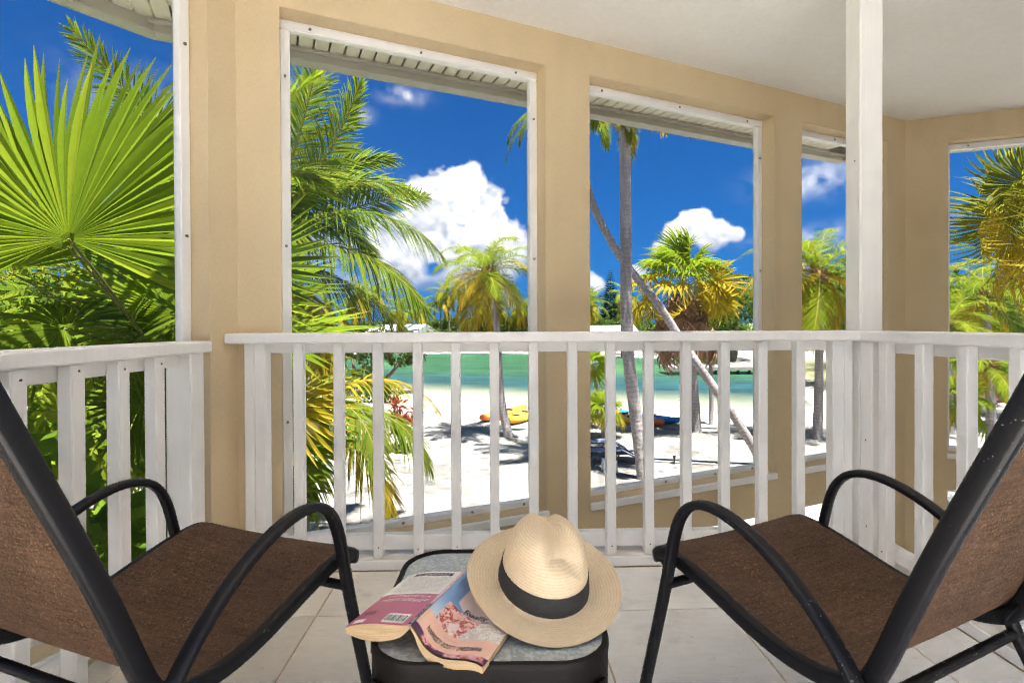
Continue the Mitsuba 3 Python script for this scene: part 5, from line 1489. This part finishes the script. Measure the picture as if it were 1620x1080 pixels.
rp = thing('rope', 'thin grey rope lying across the white sand', 'rope')
rpts = [(4.0, 14.5), (4.5, 14.35), (5.1, 14.15), (5.6, 14.02), (5.9, 13.97)]
put(rp, sweep(spline([(x, y, gz(x, y) + 0.02) for x, y in rpts], 40), 0.022, 0.02, n=6), 'rope_fibre', smooth=True)

# ------------------------------------------------------------------ the garden seen through the right opening
rw = fan_palm('fan palm with long ragged brown-tipped leaves close to the right opening', ground(10.2, 9.7), (10.85, 9.75, 3.0), 0.16, 13, 1.25, 61, skirt=6, pet=1.0, elev_rng=(58, -32), nseg=50, fray=1.3, srad=0.8, slen=0.7, gold=0.50, pal='o')
coconut('dark coconut palm behind the ragged fan palm', ground(17.5, 18.5), (17.3, 18.5, 1.9), 0.15, 20, 2.4, 63, pals=('d', 'g', 'd'), az0=30)
coconut('coconut palm at the right edge of the view in front of the yellow-green shrubs', ground(20.5, 20.5), (20.4, 20.5, 2.6), 0.15, 20, 2.6, 67, pals=('d', 'g', 'g'), az0=70)
coconut('lower coconut palm beside the right corner column', ground(15.2, 17.6), (15.1, 17.6, 0.9), 0.13, 20, 2.0, 69, pals=('g', 'l', 'g'), az0=15)
coconut('short bright palm on the sand in front of the yellow-green shrubs', ground(13.5, 14.3), (13.4, 14.3, -0.2), 0.12, 18, 1.5, 71, pals=('l', 'l', 'y'), az0=40)
fan_palm('small fan palm leaning over the white sand beyond the right railing', ground(11.6, 12.6), (11.1, 12.6, -0.9), 0.08, 12, 0.62, 73, pal='l', pet=0.6, elev_rng=(60, -40))
YG = dict(a=(0.1418, 0.2210, 0.0144), b=(0.3915, 0.4290, 0.0384))
for i, (x, y, w, h, lab) in enumerate([(26.6, 29.6, 3.0, 5.4, 'bright yellow-green shrub left in the right opening'), (29.4, 30.6, 3.2, 5.0, 'bright yellow-green shrub in the middle of the right opening'), (32.4, 31.4, 3.4, 5.8, 'bright yellow-green shrub at the right end of the right opening')]):
    cs = [(x + r_.normal(0, w * .35), y + r_.normal(0, .5), G + h * (0.35 + 0.6 * r_.uniform())) for _ in range(12)]
    shrub(lab, cs, [1.05] * 12, 3200, 0.42, YG, 500 + i, (x, y, G), name='garden_shrub', asp=0.32, hang=0.4)
cs = [(x, 27.5 + r_.normal(0, .3), G + 0.5 + 0.5 * j) for x in np.arange(23, 40, 0.8) for j in range(4)]
shrub('clipped dark green hedge behind the purple flowers', cs, [0.55] * len(cs), 5200, 0.22, GREEN, 520, (30, 27.5, G), name='hedge', cat_='hedge')
pf = thing('purple_plant_bed', 'bed of low purple-leaved plants edged with stones', 'plants', None, 'stuff')
cs = [(x, 23.6 + r_.normal(0, .25), G + 0.22) for x in np.arange(20.0, 33, 0.35)]
m, c = leaf_cloud(cs, [0.28] * len(cs), 2600, 0.30, dict(a=(0.0824, 0.0221, 0.0360), b=(0.2228, 0.1144, 0.0924)), 9, 0.2, -0.7)
put(pf, m, 'leaf', color=c)
for i, x in enumerate(np.arange(20.2, 30, 0.55)):
    rock('pale edging stone in the row before the purple plants', (x, 23.1 + r_.normal(0, .06), G + 0.05), (0.2, 0.17, 0.13), 40 + i, 'edging stones of the purple plant bed')
for i, x in enumerate(np.linspace(30, 62, 9)):
    far_tree('dense tree at the back of the right-hand garden', x + r_.normal(0, 1), 44 + r_.uniform(-4, 6), 7.5, r_.uniform(6, 8.5), 600 + i, 2200, leaf=0.5, group='trees at the back of the right-hand garden')
for i, (x, y) in enumerate([(-22, 20), (-18, 26), (-27, 25), (-14, 18), (-24, 32), (-33, 30)]):
    far_tree('dense tree at the back of the left-hand garden', x, y, 6.5, r_.uniform(5, 7), 640 + i, 2600, leaf=0.36, group='trees at the back of the left-hand garden')
